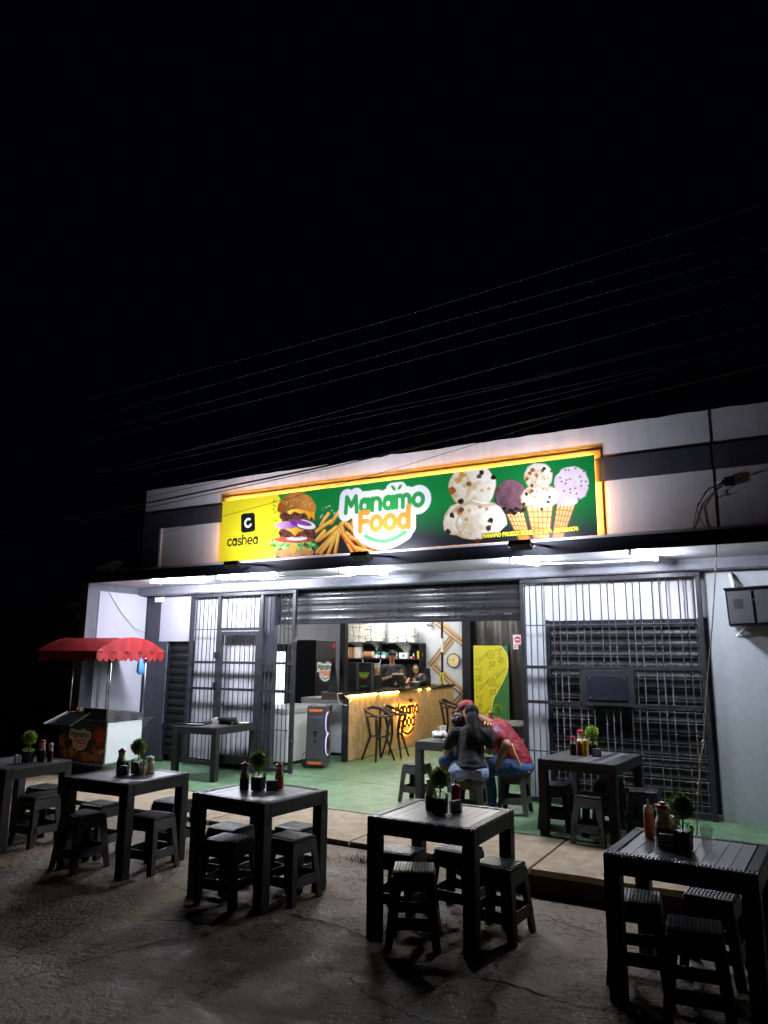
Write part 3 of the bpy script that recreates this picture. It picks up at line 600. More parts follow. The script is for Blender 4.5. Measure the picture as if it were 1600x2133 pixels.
# parapet: rough top edge, white panels recessed between dark bands
PY = 8.31
top = [(x, 4.43+random.uniform(-.006, .006)+(.014 if random.random() < .05 else 0)) for x in np.linspace(-9.19, 7, 110)]
part('parapet', MB().prism([(-9.19, 3.07)]+top+[(7, 3.07)][::1], PY, PY+.16, 'XZ'), PARAPET)
part('dark_band', MB().box(-9.185, -.66, PY-.030, PY-.001, 3.76, 4.03), DARKG, bevel=.004)
part('dark_band', MB().box(-.64, 7, PY-.030, PY-.001, 3.76, 4.03), DARKG, bevel=.004)
part('dark_band', MB().box(-9.185, -8.80, PY-.029, PY-.001, 3.075, 3.758), DARKG)
part('band_trim', MB().box(-8.80, -8.765, PY-.034, PY-.001, 3.075, 3.758), PANELWHITE)
part('wall_joint', MB().box(-.658, -.642, PY-.006, PY-.0005, 3.08, 4.43), BLACKP)
part('ledge', MB().box(-9.19, 7, 8.172, PY-.002, 3.072, 3.12), PANELWHITE)
part('roof', MB().box(FX0, 7, PY+.17, 16.6, 3.072, 3.2), PARAPET)
# end wall on the left with its white panel
part('end_wall', MB().box(FX0-.16, FX0, 8.125, 16.5, -.4, 2.928), MIDG)
part('wall_panel', MB().box(FX0+.001, FX0+.022, 8.345, 9.38, .15, 2.812), PANELWHITE, bevel=.004)
part('wall_pillar', MB().box(FX0+.001, -9.84, 9.40, 9.66, -.1, 2.785), DARKG)
part('wall_panel', MB().box(-9.835, -9.06, 9.405, 9.62, 2.0, 2.786), PANELWHITE, bevel=.004)
part('white_wall', MB().box(-9.03, -7.66, 9.47, 9.62, .10, 2.786), WHITE)
for k in range(11): part('wall_rib', MB().box(-8.98+k*.122, -8.965+k*.122, 9.455, 9.468, .12, 2.78), PANELWHITE)
part('wall_base', MB().box(-9.03, -7.66, 9.45, 9.62, .0, .098), BLACKB)
part('wall_pillar', MB().box(-7.655, -7.345, 9.44, 9.56, -.1, 2.786), DARKG, bevel=.006)
# right of the opening
part('wall_pillar', MB().box(-3.16, -2.89, 9.42, 9.75, -.1, 2.786), GREYW, bevel=.006)
part('white_wall', MB().box(-2.885, -.93, 9.43, 9.62, 2.245, 2.786), WHITE)
part('grey_wall', MB().box(-.925, 7, 9.36, 9.62, -.1, 2.786), GREYW)
part('wall_sill', MB().box(-2.885, -.93, 9.36, 9.62, -.1, .055), TAN)
# the room behind
part('back_wall', MB().box(-12.2, -6.94, 16.2, 16.35, 0, 3.07), GREYW)
part('side_wall', MB().box(-12.2, -12.05, 9.7, 16.19, 0, 3.07), GREYW)
part('side_wall', MB().box(-2.9, -2.75, 9.8, 16.19, 0, 3.07), GREYW)
part('front_wall', MB().box(-12.04, -9.05, 9.64, 9.74, 0, 3.07), GREYW)
part('room_ceiling', MB().box(-12.04, -2.91, 9.76, 16.19, 3.0, 3.06), WHITE)
part('wall_pillar', MB().box(-6.93, -6.72, 16.05, 16.35, 0, 3.0), BLACKB)
def curtain():
    m = MB(); n = 60; vs = []; fs = []
    for i in range(n+1):
        x = -6.715+3.8*i/n
        for j in range(9): z = 3.0*j/8; vs.append((x, 16.18+.035*math.sin(i*1.05+.35*j)+.02*math.sin(i*.37+j*1.3), z))
    for i in range(n):
        for j in range(8): fs.append((i*9+j, (i+1)*9+j, (i+1)*9+j+1, i*9+j+1))
    m.add(vs, fs); return m
tag(curtain().build('black_curtain', mat('black plastic sheet', (.014, .013, .014), .35, var=.4, vscale=3), smooth=True), 'black plastic sheeting hung across the back of the room behind the yellow poster panel', 'curtain')

# ------------------------------------------------------------------ roller shutters, slat by slat
SLAT = .128
def slat_mesh(W, sm=None):
    prof = [(0, 0), (-.010, .004), (-.012, .016), (-.004, .024), (-.004, .030), (-.012, .038), (-.010, .048), (.004, .056), (.010, .075), (.010, .100), (.003, .122), (0, SLAT+.003)]
    m = MB(); n = len(prof)
    m.v = [(x, y, z) for x in (0, W) for y, z in prof]; m.f = [(i, n+i, n+i+1, i+1) for i in range(n-1)]
    return m.mesh('slat', sm or BLACKS, smooth=False)
def shutter(name, label, x0, x1, y, z0, z1, sm=None):
    t = thing(name, label, 'roller shutter', ((x0+x1)/2, y, z0), group='black roller shutters'); W = x1-x0; me = slat_mesh(W, sm); n = int(round((z1-z0)/SLAT))
    for k in range(n):
        o = obj('slat', me, t, (-W/2, random.uniform(-.002, .002), .05+k*SLAT)); o.rotation_euler = (random.uniform(-.012, .012), 0, random.uniform(-.0010, .0010))
    MB().box(-W/2, W/2, -.022, .022, 0, .048).build('bottom_rail', BLACKB, t, bevel=.004)
    for s in (-1, 1): MB().box(s*(W/2+.004)-.025, s*(W/2+.004)+.025, -.04, .03, 0, z1-z0+.02).build('guide_rail', BLACKB, t)
    return t
sh_c = shutter('roller_shutter', 'wide black roller shutter half rolled up over the lit open counter room', -7.29, -3.20, 9.52, 2.26, 2.79, GLOSSB)
MB().tube([(1.92, -.05, .09), (1.92, -.09, .09), (1.80, -.09, .09), (1.80, -.05, .09)], .012, 6).build('handle', STEEL, sh_c)
sh_r = shutter('roller_shutter', 'closed black roller shutter behind the barred gate on the right', -2.855, -.955, 9.47, .058, 2.24)
MB().box(-.97, .97, -.03, .06, 2.09, 2.182).build('head_box', BLACKB, sh_r)
sh_l = shutter('roller_shutter', 'narrow closed black shutter door behind the food cart on the left', -9.62, -9.06, 9.47, .12, 1.99)
MB().box(-.55, -.29, -.07, .06, -.1, 1.878).build('door_post', DARKG, sh_l); MB().tube([(-.26, -.08, .5), (-.26, -.08, 1.86)], .014, 8).build('conduit', STEEL, sh_l)

# ------------------------------------------------------------------ iron gates with twisted bars
def twisted(L_, w=.013, turn=.085):
    n = int(L_/turn*6); m = MB(); vs = []; fs = []
    for i in range(n+1):
        z = L_*i/n; a = 2*PI*z/turn
        for k in range(4): vs.append((w*.72*math.cos(a+k*PI/2), w*.72*math.sin(a+k*PI/2), z))
    for i in range(n):
        for k in range(4): k2 = (k+1) % 4; fs.append((i*4+k, i*4+k2, (i+1)*4+k2, (i+1)*4+k))
    m.add(vs, fs); return m
GY = 9.30
gr = thing('iron_gate', 'black iron gate of twisted bars with a riveted plate box, across the right hand shutter', 'gate', (-2.07, GY, 0), group='twisted bar iron gates')
def rel(t, m, name, m_, **k):
    o = m.build(name, m_, t, **k); o.location = -t.location; return o
fr = MB(); rel(gr, fr.box(-3.17, -3.115, GY-.03, GY+.03, 0, 2.73), 'gate_post', IRON, bevel=.004); rel(gr, MB().box(-1.02, -.965, GY-.03, GY+.03, 0, 2.73), 'gate_post', IRON, bevel=.004)
rel(gr, MB().box(-3.17, -.965, GY-.031, GY+.031, 2.732, 2.785), 'top_rail', IRON, bevel=.004); rel(gr, MB().box(-3.114, -1.021, GY-.025, GY+.025, .02, .075), 'bottom_rail', IRON)
for z in (1.655, 1.222): rel(gr, MB().box(-3.114, -1.021, GY-.022, GY+.022, z-.02, z+.02), 'cross_rail', IRON, bevel=.003)
tw = twisted(2.66).mesh('bar', BARM); twh = twisted(2.09).mesh('twisted_rail', BARM)
xb = []
for g_ in range(7):
    for k in range(3): xb.append(-3.045+g_*.306+k*.082)
for x in xb:
    o = obj('bar', tw, gr, Vector((x, GY, .075))-gr.location)
for z in (2.182, .628): o = obj('twisted_rail', twh, gr, Vector((-3.113, GY-.02, z))-gr.location, (0, PI/2, 0))
rel(gr, MB().box(-2.41, -1.775, GY-.045, GY+.02, 1.205, 1.63), 'box_frame', IRON, bevel=.006)
plate = rel(gr, MB().box(-2.33, -1.855, GY-.058, GY-.046, 1.27, 1.565), 'box_plate', BLACKB, bevel=.006)
for x, z in ((-2.30, 1.30), (-1.885, 1.30), (-2.30, 1.535), (-1.885, 1.535)): MB().ell((x, GY-.06, z), .007, 8, 6).build('rivet', STEEL, plate)
rel(gr, MB().box(-3.20, -3.165, GY-.05, GY+.0, 1.84, 1.93).box(-3.20, -3.165, GY-.05, GY, .48, .57), 'hinge', IRON)
gl = thing('iron_gate', 'black iron gate with a barred door leaf before the white wall on the left', 'gate', (-7.9, GY, 0), group='twisted bar iron gates')
rel(gl, MB().box(-9.0, -6.80, GY-.031, GY+.031, 2.735, 2.79), 'top_rail', IRON, bevel=.004)
for x in (-8.97, -8.365, -7.465, -6.83): rel(gl, MB().box(x-.028, x+.028, GY-.03, GY+.03, .04, 2.734), 'gate_post', IRON, bevel=.004)
rel(gl, MB().box(-8.335, -7.495, GY-.026, GY+.026, 2.165, 2.215), 'transom', IRON, bevel=.003)
lf = MB().box(-8.333, -8.27, GY-.028, GY+.028, .1, 2.155).box(-7.565, -7.497, GY-.028, GY+.028, .1, 2.155).box(-8.269, -7.566, GY-.028, GY+.028, 2.09, 2.155).box(-8.269, -7.566, GY-.028, GY+.028, .1, .23)
door = rel(gl, lf, 'door_frame', IRON, bevel=.003)
for z in (1.655, 1.235):
    for a, b in ((-8.94, -8.395), (-8.268, -7.567), (-7.435, -6.86)): rel(gl, MB().box(a, b, GY-.02, GY+.02, z-.02, z+.02), 'cross_rail', IRON)
for a, b in ((-8.94, -8.395), (-7.435, -6.86)): rel(gl, MB().box(a, b, GY-.026, GY+.026, .05, .10), 'bottom_rail', IRON)
b1 = twisted(2.62).mesh('bar', IRON); b2 = twisted(1.85).mesh('bar', IRON); b3 = twisted(.52).mesh('bar', IRON); bh = twisted(.545).mesh('twisted_rail', IRON)
for x in (-8.88, -8.80, -8.72, -8.62, -8.54, -8.46, -7.38, -7.30, -7.22, -7.10, -7.02, -6.94): obj('bar', b1, gl, Vector((x, GY, .10))-gl.location)
for x in (-8.19, -8.10, -8.01, -7.90, -7.80, -7.70, -7.63):
    obj('bar', b2, door, (x, GY, .235)); obj('bar', b3, gl, Vector((x, GY, 2.215))-gl.location)
for x in (-8.94, -7.43):
    for z in (2.19, .66): obj('twisted_rail', bh, gl, Vector((x, GY-.02, z))-gl.location, (0, PI/2, 0))
rel(gl, MB().box(-8.40, -8.33, GY-.05, GY-.028, 1.72, 1.82).box(-8.40, -8.33, GY-.05, GY-.028, 1.24, 1.34), 'hinge', BLACKB); rel(gl, MB().box(-6.82, -6.76, GY-.05, GY-.02, 1.98, 2.04).box(-6.81, -6.75, GY-.04, GY-.02, .50, .53), 'lock', STEEL)

# ------------------------------------------------------------------ billboard
bb = thing('billboard_sign', 'long lit billboard with a burger, fries, ice cream cones and the shop name', 'sign', (-4.63, 8.25, 3.12))
def sub(t, m, name, m_, **k): return rel(t, m, name, m_, **k)
S = paint_sign(); KS = 8.22/8.15; SX, SZ0 = -HX*KS, 1.78+(HZ-1.78)*KS
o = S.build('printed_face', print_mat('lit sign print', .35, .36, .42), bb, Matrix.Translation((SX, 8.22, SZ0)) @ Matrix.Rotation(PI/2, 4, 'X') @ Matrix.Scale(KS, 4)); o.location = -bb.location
sx1, sz1 = SX+5.516*KS, SZ0+.915*KS
sub(bb, MB().box(SX-.004, sx1+.004, 8.2225, 8.246, SZ0-.004, sz1+.004), 'sign_case', BLACKP)
sub(bb, MB().box(SX-.05, -1.82, 8.298, 8.3095, SZ0-.02, 4.142), 'backing_board', PANELWHITE)
for a, b, c, d in ((SX+.03, sx1-.03, sz1-.022, sz1-.010), (SX+.03, sx1-.03, SZ0+.025, SZ0+.04), (SX+.025, SX+.04, SZ0+.045, sz1-.045), (sx1-.022, sx1-.010, SZ0+.045, sz1-.045)): sub(bb, MB().box(a, b, 8.250, 8.257, c, d), 'led_strip', AMBERS)
# floodlights on the canopy edge that light the sign and the parapet
for x, lb in ((-6.64, 'black floodlight on the canopy edge below the yellow end of the sign'), (-4.61, 'black floodlight on the canopy edge below the fries'), (-2.57, 'black floodlight on the canopy edge below the ice cream scoops')):
    t = thing('floodlight', lb, 'floodlight', (x, 7.60, 2.978), group='floodlights along the canopy edge'); pass
    MB().box(-.125, .125, -.065, .065, -.03, .03).build('housing', BLACKP, t, bevel=.008, rot=(R(-24), 0, 0)); MB().box(-.11, .11, -.05, .05, .0303, .032).build('lens', PANELWHITE, t, rot=(R(-24), 0, 0))
    for s_ in (-1, 1): MB().bar((s_*.132, 0, 0), (s_*.132, .52, .05), .012, .03).build('bracket', BLACKP, t)
    l = bpy.data.lights.new('flood_lamp', 'AREA'); l.shape = 'RECTANGLE'; l.size = .22; l.size_y = .09; l.energy = FLOOD; l.color = (.84, .87, 1.0); l.spread = R(165)
    lo = bpy.data.objects.new('flood_lamp', l); COL.objects.link(lo); lo.parent = t; lo.location = (0, .020, .034); lo.rotation_euler = (R(180-34), 0, 0)

# ------------------------------------------------------------------ tube lights under the canopy
TL = [((-8.82, 8.05), (-7.98, 8.50), 'lit tube light under the canopy, leftmost, above the food cart'), ((-7.45, 8.12), (-6.66, 8.53), 'lit tube light under the canopy, above the left barred gate'),
      ((-5.30, 8.00), (-4.88, 8.72), 'lit tube light under the canopy, middle one, above the wide open shutter'), ((-2.90, 7.92), (-2.72, 8.66), 'lit tube light under the canopy, above the left half of the right gate'), ((-1.53, 7.98), (-1.36, 8.76), 'lit tube light under the canopy, rightmost, nearest the grey wall')]
for (x0, y0), (x1, y1), lb in TL:
    y0 = max(y0, 8.2); a = math.atan2(y1-y0, x1-x0); L_ = math.hypot(x1-x0, y1-y0)
    t = thing('tube_light', lb, 'tube light', ((x0+x1)/2, (y0+y1)/2, 2.895), a, 'tube lights under the canopy')
    MB().tube([(-L_/2, 0, 0), (L_/2, 0, 0)], .019, 10).build('tube', TUBEM, t)
    for s in (-1, 1): MB().box(s*(L_/2+.014)-.014, s*(L_/2+.014)+.014, -.018, .018, -.02, .038).build('end_cap', PLWHITE, t)
    MB().box(-L_/2, L_/2, -.012, .012, .026, .038).build('batten', PLWHITE, t)
for pts, lb in (([(-7.98, 8.55, 2.915), (-7.7, 8.60, 2.90), (-7.45, 8.25, 2.915)], 'thin white cable joining the two left tube lights'), ([(-6.60, 8.56, 2.915), (-6.0, 8.72, 2.885), (-5.4, 8.62, 2.88), (-4.93, 8.45, 2.91)], 'thin white cable sagging from the left tubes to the middle tube light'),
                ([(-2.70, 8.68, 2.90), (-2.0, 8.80, 2.895), (-1.38, 8.79, 2.90)], 'white conduit pipe between the two right tube lights')):
    tag(MB().tube(pts, .011, 6).build('cable', PLWHITE, smooth=True), lb, 'cable', 'cables under the canopy')
# room lights behind the shutter
for x, y, lb in ((-5.6, 11.4, 'lit ceiling tube inside the room nearest the half open shutter'), (-8.6, 13.2, 'lit ceiling tube inside the room above the black fridge'), (-5.6, 14.2, 'lit ceiling tube inside the room between the counter and the poster panel'), (-8.4, 15.2, 'lit ceiling tube inside the room above the shelf and staff')):
    t = thing('room_light', lb, 'tube light', (x, y, 2.95), .0, 'ceiling tubes inside the room')
    MB().tube([(-.6, 0, 0), (.6, 0, 0)], .02, 8).build('tube', TUBEI, t); MB().box(-.62, .62, -.02, .02, .024, .045).build('batten', PLWHITE, t)
# ------------------------------------------------------------------ rattan tables
TW, TD, TH = .78, .74, .75
def make_table(W, D, H, lab, n=9, m_=RATTAN, plank=PLANK, rim=True):
    t = thing('rattan_table', lab, 'table')
    b = .065
    fr = MB().box(-W/2, W/2, -D/2, -D/2+b, H-.105, H-.004).box(-W/2, W/2, D/2-b, D/2, H-.105, H-.004).box(-W/2, -W/2+b, -D/2+b+.001, D/2-b-.001, H-.105, H-.004).box(W/2-b, W/2, -D/2+b+.001, D/2-b-.001, H-.105, H-.004)
    fr.build('apron', m_, t, bevel=.007)
    if rim:
        r_ = MB(); p = .0205
        for s in (-1, 1):
            k = int(W/p)
            for i in range(k): x = -W/2+(i+.5)*W/k; yy = s*(D/2-b/2); r_.box(x-p*.34, x+p*.34, yy-b/2+.002, yy+b/2-.001, H-.006, H+.003, top=.82)
            k = int((D-2*b)/p)
            for i in range(k): y = -D/2+b+(i+.5)*(D-2*b)/k; xx = s*(W/2-b/2); r_.box(xx-b/2+.001, xx+b/2-.002, y-p*.34, y+p*.34, H-.006, H+.003, top=.82)
        tag(r_.build('wicker_rim', RIM, t), kind='stuff')
    else: MB().box(-W/2+.002, W/2-.002, -D/2+.002, D/2-.002, H-.0035, H-.001).build('top_sheet', m_, t)
    pw = (W-2*b-.01)/n; pm = MB().box(-pw/2+.0011, pw/2-.0011, -D/2+b+.004, D/2-b-.004, H-.03, H-.001).mesh('plank', plank, bevel=.001)
    for i in range(n): obj('plank', pm, t, (-W/2+b+.005+(i+.5)*pw, 0, random.uniform(-.0006, .0006)))
    lg = .085; lm = MB().box(-lg/2, lg/2, -lg/2, lg/2, 0, H-.104, top=1.04).mesh('leg', m_, bevel=.006)
    for sx in (-1, 1):
        for sy in (-1, 1): obj('leg', lm, t, (sx*(W/2-lg/2), sy*(D/2-lg/2), 0))
    MB().box(-W/2+b, W/2-b, -D/2+b, D/2-b, H-.05, H-.031).build('underside', BLACKP, t)
    return t
used = set()
GT = 'black rattan tables set out in front of the shop'
tab0 = make_table(TW, TD, TH, '')
ZS = -.04
for x, y, rz, lb in ((-6.98, 4.87, 1, 'black rattan table cut by the left edge, nearest the food cart'), (-5.40, 4.90, 2, 'second black rattan table from the left, with the maze patterned napkin holder'), (-3.87, 4.89, -5, 'black rattan table third from the left, before the loudspeaker'),
                     (-2.28, 4.90, 0, 'black rattan table in the middle of the street with four stools round it'), (-.66, 4.76, -3, 'black rattan table nearest the right edge, carrying a clear cup and orange bottle')):
    place(tab0, used, (x, y, ZS), R(rz), lb, GT)
tab1 = make_table(.80, 1.02, .745, '', rim=False)
for x, y, rz, lb in ((-2.05, 8.16, -4, 'dark table on the green porch before the barred gate, sauces on it'), (-3.88, 8.92, 0, 'dark table where the family sits, at the mouth of the open shutter'), (-7.84, 8.77, 4, 'dark table by the left gate holding trays and takeaway boxes')):
    place(tab1, used, (x, y, .004), R(rz), lb, GT)
place(tab1, used, (-4.22, 11.5, .004), 0, 'dark table inside the room behind the man in the red jersey', GT)

# ------------------------------------------------------------------ moulded stools
def make_stool(lab, m_):
    t = thing('rattan_stool', lab, 'stool'); H = .45; a, b = .135, .178      # half widths at the top and at the floor
    def hw(z): return b+(a-b)*z/H
    s = MB().box(-a, a, -a, a, H-.03, H-.004); s.build('seat', m_, t, bevel=.012)
    r_ = MB()
    for i in range(13): x = -a+.012+i*(2*a-.024)/12; r_.box(x-.0065, x+.0065, -a+.008, a-.008, H-.006, H+.002, top=.8)
    tag(r_.build('seat_ribs', RIBS if m_ is RATTAN else OLIVER, t), kind='stuff'); MB().lathe([(.0, 0), (.016, 0), (.016, .001), (.0, .001)], 10, (0, 0, H+.0022)).build('seat_hole', FACE, t)
    # skirt below the seat: four sloping panels
    def panel(z0, z1, x0a, x0b, w): # outline in the side's plane: from z0 to z1, half width x at both
        th = .012; m = MB(); q = []
        for z, x in ((z0, x0a), (z1, x0b)): h_ = hw(z); q.append((z, x, h_))
        (za, xa, ha), (zb, xb_, hb) = q
        m.add([(-xa, -ha, za), (xa, -ha, za), (xb_, -hb, zb), (-xb_, -hb, zb), (-xa, -ha+th, za), (xa, -ha+th, za), (xb_, -hb+th, zb), (-xb_, -hb+th, zb)], [(0, 1, 2, 3), (7, 6, 5, 4), (0, 4, 5, 1), (1, 5, 6, 2), (2, 6, 7, 3), (3, 7, 4, 0)]); return m
    sk = panel(H-.115, H-.030, hw(H-.115)-.002, hw(H-.03)-.002, 0); skm = sk.mesh('skirt', m_); st = panel(.115, .185, hw(.115)-.03, hw(.185)-.03, 0).mesh('stretcher', m_)
    for k in range(4): obj('skirt', skm, t, None, (0, 0, k*PI/2)); obj('stretcher', st, t, None, (0, 0, k*PI/2))
    # corner legs, L shaped, tapering downwards
    m = MB(); zt = H-.112; w0, w1 = .050, .062; th = .013
    def ring(z, w): c = hw(z); return [(c, -c, z), (c, -c+w, z), (c-th, -c+w, z), (c-th, -c+th, z), (c-w, -c+th, z), (c-w, -c, z)]
    vs = ring(0, w0)+ring(zt, w1+.02); vs[6:12] = ring(zt, w1); m.add(vs, [(5, 4, 3, 2, 1, 0), (6, 7, 8, 9, 10, 11)]+[(i, (i+1) % 6, 6+(i+1) % 6, 6+i) for i in range(6)])
    lm = m.mesh('leg', m_)
    for k in range(4): obj('leg', lm, t, None, (0, 0, k*PI/2))
    return t
GS = 'black rattan stools round the tables'
st0 = make_stool('', RATTAN)
for x, y, rz, lb in ((-7.08, 5.33, 4, 'black stool at the far side of the left edge table'), (-6.70, 4.98, -3, 'black stool at the right side of the left edge table'),
    (-5.86, 5.02, 3, 'black stool at the far left of the second table, against the kerb'), (-5.63, 4.64, -6, 'black stool at the near side of the second table from the left'), (-5.08, 4.92, 5, 'black stool tucked in at the right of the second table, seat in full view'), (-5.40, 5.48, 0, 'black stool behind the second table, half hidden by its right leg'),
    (-4.20, 4.93, 2, 'black stool with ribbed lit seat, far left under the third table'), (-3.74, 5.22, -4, 'black stool with ribbed lit seat, far right under the third table'), (-3.94, 4.62, 6, 'black stool in deep shade, near left under the third table'), (-3.58, 4.92, -5, 'black stool near right under the third table, woven side lit'),
    (-2.66, 5.00, 2, 'black stool far left under the middle table'), (-2.37, 4.64, 24, 'black stool turned cornerwise at the near side of the middle table'), (-2.32, 5.26, -3, 'black stool far side of the middle table, between its legs'), (-1.92, 5.04, -4, 'black stool pulled out to the right of the middle table'),
    (-.98, 4.80, 8, 'black stool left under the table at the right edge, seat half lit'), (-.60, 5.10, -4, 'black stool far side of the table at the right edge'), (-.62, 4.45, 7, 'black stool in the nearest shade under the table at the right edge')):
    place(st0, used, (x, y, gz(x, y)), R(rz), lb, GS)
for x, y, z, rz, lb in ((-2.42, 8.10, .004, 3, 'black stool left of the porch table before the barred gate'), (-1.93, 7.66, .004, -8, 'black stool standing on the porch edge in front of the sauces table'), (-1.96, 8.52, .004, 4, 'black stool behind the porch table, its seat above the nearer stool'), (-1.53, 8.20, .004, 2, 'black stool with lit seat right of the porch table'),
                        (-8.25, 9.14, .004, 0, 'black stool behind the tray table near the left gate')):
    if 'tray' in lb: continue
    place(st0, used, (x, y, z), R(rz), lb, GS)
st1 = make_stool('', OLIVE)
for x, y, rz, lb in ((-4.36, 8.62, 0, 'empty olive stool at the left of the family table'), (-3.36, 7.98, 12, 'olive stool under the woman in the black shirt'), (-3.06, 8.58, 8, 'olive stool under the man in the red jersey')):
    place(st1, used, (x, y, .004), R(rz), lb, 'olive rattan stools at the family table')

# ------------------------------------------------------------------ table-top things
def make_topiary():
    t = thing('topiary_planter', '', 'planter'); r2 = random.Random(2)
    MB().box(-.042, .042, -.042, .042, 0, .105, top=1.08).build('pot', BLACKP, t, bevel=.006)
    MB().tube([(0, 0, .10), (.003, 0, .15), (0, 0, .20)], .005, 6).build('stem', STEM, t)
    MB().ell((0, 0, .236), .056, 12, 8).build('crown_core', LEAFD, t)
    def leaves(c, r_, n, flat=1.):
        m = MB()
        for k in range(n):
            d = Vector((r2.gauss(0, 1), r2.gauss(0, 1), r2.gauss(0, 1)*flat)).normalized(); p = Vector(c)+Vector((d.x*r_, d.y*r_, d.z*r_*(1 if flat == 1 else .5)))*r2.uniform(.86, 1.06)
            u = d.cross(Vector((r2.gauss(0, 1), r2.gauss(0, 1), r2.gauss(0, 1)))).normalized()*.0065; w_ = (d*.9+u.normalized()*r2.uniform(-.6, .6)).normalized()*r2.uniform(.010, .020)
            m.add([p-u, p+w_*.2-d*.001, p+u, p+w_], [(0, 1, 3), (1, 2, 3)])
        return m
    tag(leaves((0, 0, .236), .063, 700).build('crown', LEAF, t, recalc=False), kind='stuff')
    tag(leaves((0, 0, .112), .050, 190, .5).build('foliage', LEAF, t, recalc=False), kind='stuff')
    return t
def bottle(name, cat, lab, body, sauce, cap, h=.20, r_=.036, fill=.62, jug=True):
    t = thing(name, lab, cat)
    if jug:
        P = [(r_*.94, 0), (r_, .008), (r_, h*.42), (r_*.93, h*.54), (r_*.72, h*.66), (r_*.70, h*.74), (r_*.80, h*.80), (r_*.78, h*.86)]
    else:
        P = [(r_*.95, 0), (r_, .006), (r_, h*.70), (r_*.92, h*.76), (r_*.6, h*.80)]
    zf = h*fill; lo = [p for p in P if p[1] <= zf]+[(np.interp(zf, [p[1] for p in P], [p[0] for p in P]), zf)]
    hi = [(np.interp(zf, [p[1] for p in P], [p[0] for p in P]), zf+.0005)]+[p for p in P if p[1] > zf]
    MB().lathe(lo, 14).build('sauce', sauce, t, smooth=False); MB().lathe(hi, 14).build('bottle_neck', body, t)
    if jug: MB().lathe([(r_*.82, h*.861), (r_*.84, h*.93), (r_*.45, h*.95), (r_*.30, h*1.0), (.003, h*1.01)], 12).build('cap', cap, t)
    else: MB().lathe([(r_*.85, h*.765), (r_*.80, h*.80), (r_*.30, h*.83), (r_*.16, h*.97), (.002, h)], 12).build('nozzle', cap, t); MB().tube([(r_*.5, 0, h*.82), (r_*1.2, 0, h*.86), (r_*1.25, 0, h*.72), (r_*1.02, 0, h*.68)], .003, 5).build('cap_strap', cap, t)
    return t
def napkin_holder():
    t = thing('napkin_holder', '', 'napkin holder'); W, H, D = .11, .095, .05; t.scale = (.8, .8, .85)
    for s in (-1, 1):
        m = MB(); y0, y1 = s*D/2-.0015, s*D/2+.0015
        for x0, x1, z0, z1 in ((-.055, .055, 0, .008), (-.055, .055, .087, .095), (-.055, -.047, .008, .087), (.047, .055, .008, .087), (-.025, .025, .008, .014), (-.025, -.019, .014, .045), (.019, .025, .014, .045), (-.025, .025, .045, .051),
                               (-.039, -.033, .008, .062), (.033, .039, .008, .062), (-.039, -.008, .062, .068), (.008, .039, .062, .068), (-.012, -.007, .068, .087), (.007, .012, .068, .087)): m.box(x0, x1, y0, y1, z0, z1)
        m.build('lattice', BLACKP, t)
    MB().box(-.055, .055, -D/2+.002, D/2-.002, 0, .004).build('base', BLACKP, t); MB().box(-.050, .050, -.016, .016, .005, .093).build('napkins', PAPER, t)
    return t
def cup(lab, h=.115, liquid=None, name='plastic_cup'):
    t = thing(name, lab, 'cup'); MB().add(*lath_open(.029, .041, h)).build('cup_wall', CLEAR, t, smooth=True, recalc=False)
    MB().lathe([(.0405, h-.003), (.0425, h-.001), (.0405, h+.002)], 18).build('rim', PLWHITE, t) if False else MB().tube([(.041*math.cos(a), .041*math.sin(a), h) for a in np.linspace(0, 2*PI, 19)], .0018, 5, cap=False).build('rim', PAPER, t)
    if liquid: MB().lathe([(.027, .004), (.027+.010*.6, h*.62)], 14).build('drink', liquid, t)
    return t
def lath_open(r0, r1, h, n=18):
    vs = []; fs = []
    for i, (r_, z) in enumerate(((.001, .003), (r0, .003), (r1, h))):
        for k in range(n): an = 2*PI*k/n; vs.append((r_*math.cos(an), r_*math.sin(an), z))
    for i in range(2):
        for k in range(n): k2 = (k+1) % n; fs.append((i*n+k, i*n+k2, (i+1)*n+k2, (i+1)*n+k))
    return vs, fs
ZT = ZS+TH+.0035; ZP = .004+.7445
top0 = make_topiary()
for x, y, z, lb in ((-6.83, 4.90, ZT, 'ball topiary in a black pot on the left edge table'), (-5.36, 4.97, ZT, 'ball topiary behind the maze patterned napkin holder on the second table'), (-3.91, 4.90, ZT, 'ball topiary on the third table between sauce bottles'), (-2.28, 4.86, ZT, 'ball topiary on the middle table beside the red ketchup bottle'),
                    (-.68, 4.70, ZT, 'dark ball topiary on the table at the right edge, beside the clear cup'), (-2.07, 8.30, ZP, 'bright green ball topiary on the porch table before the barred gate'), (-4.20, 11.05, ZP, 'ball topiary on the indoor table, seen over the red jersey')):
    place(top0, used, (x, y, z), random.uniform(-.3, .3), lb, 'ball topiaries on the tables')
nh = napkin_holder()
for x, y, z, rz, lb in ((-6.84, 4.79, ZT, -.5, 'dark napkin holder in shadow on the left edge table'), (-5.41, 4.86, ZT, .25, 'black maze lattice napkin holder full of white paper, on the second table'), (-3.80, 4.94, ZT, .55, 'napkin holder at the right of the topiary on the third table'),
                        (-2.20, 4.95, ZT, 1.25, 'napkin holder seen end on beside the ketchup on the middle table'), (-.765, 4.67, ZT, .1, 'dark napkin holder before the pink jar on the right edge table'), (-1.99, 8.16, ZP, .1, 'napkin holder on the porch table before the barred gate')):
    place(nh, used, (x, y, z), rz, lb, 'napkin holders on the tables')
def put(t, x, y, z, rz=0.): t.location = (x, y, z); t.rotation_euler = (0, 0, rz); return t
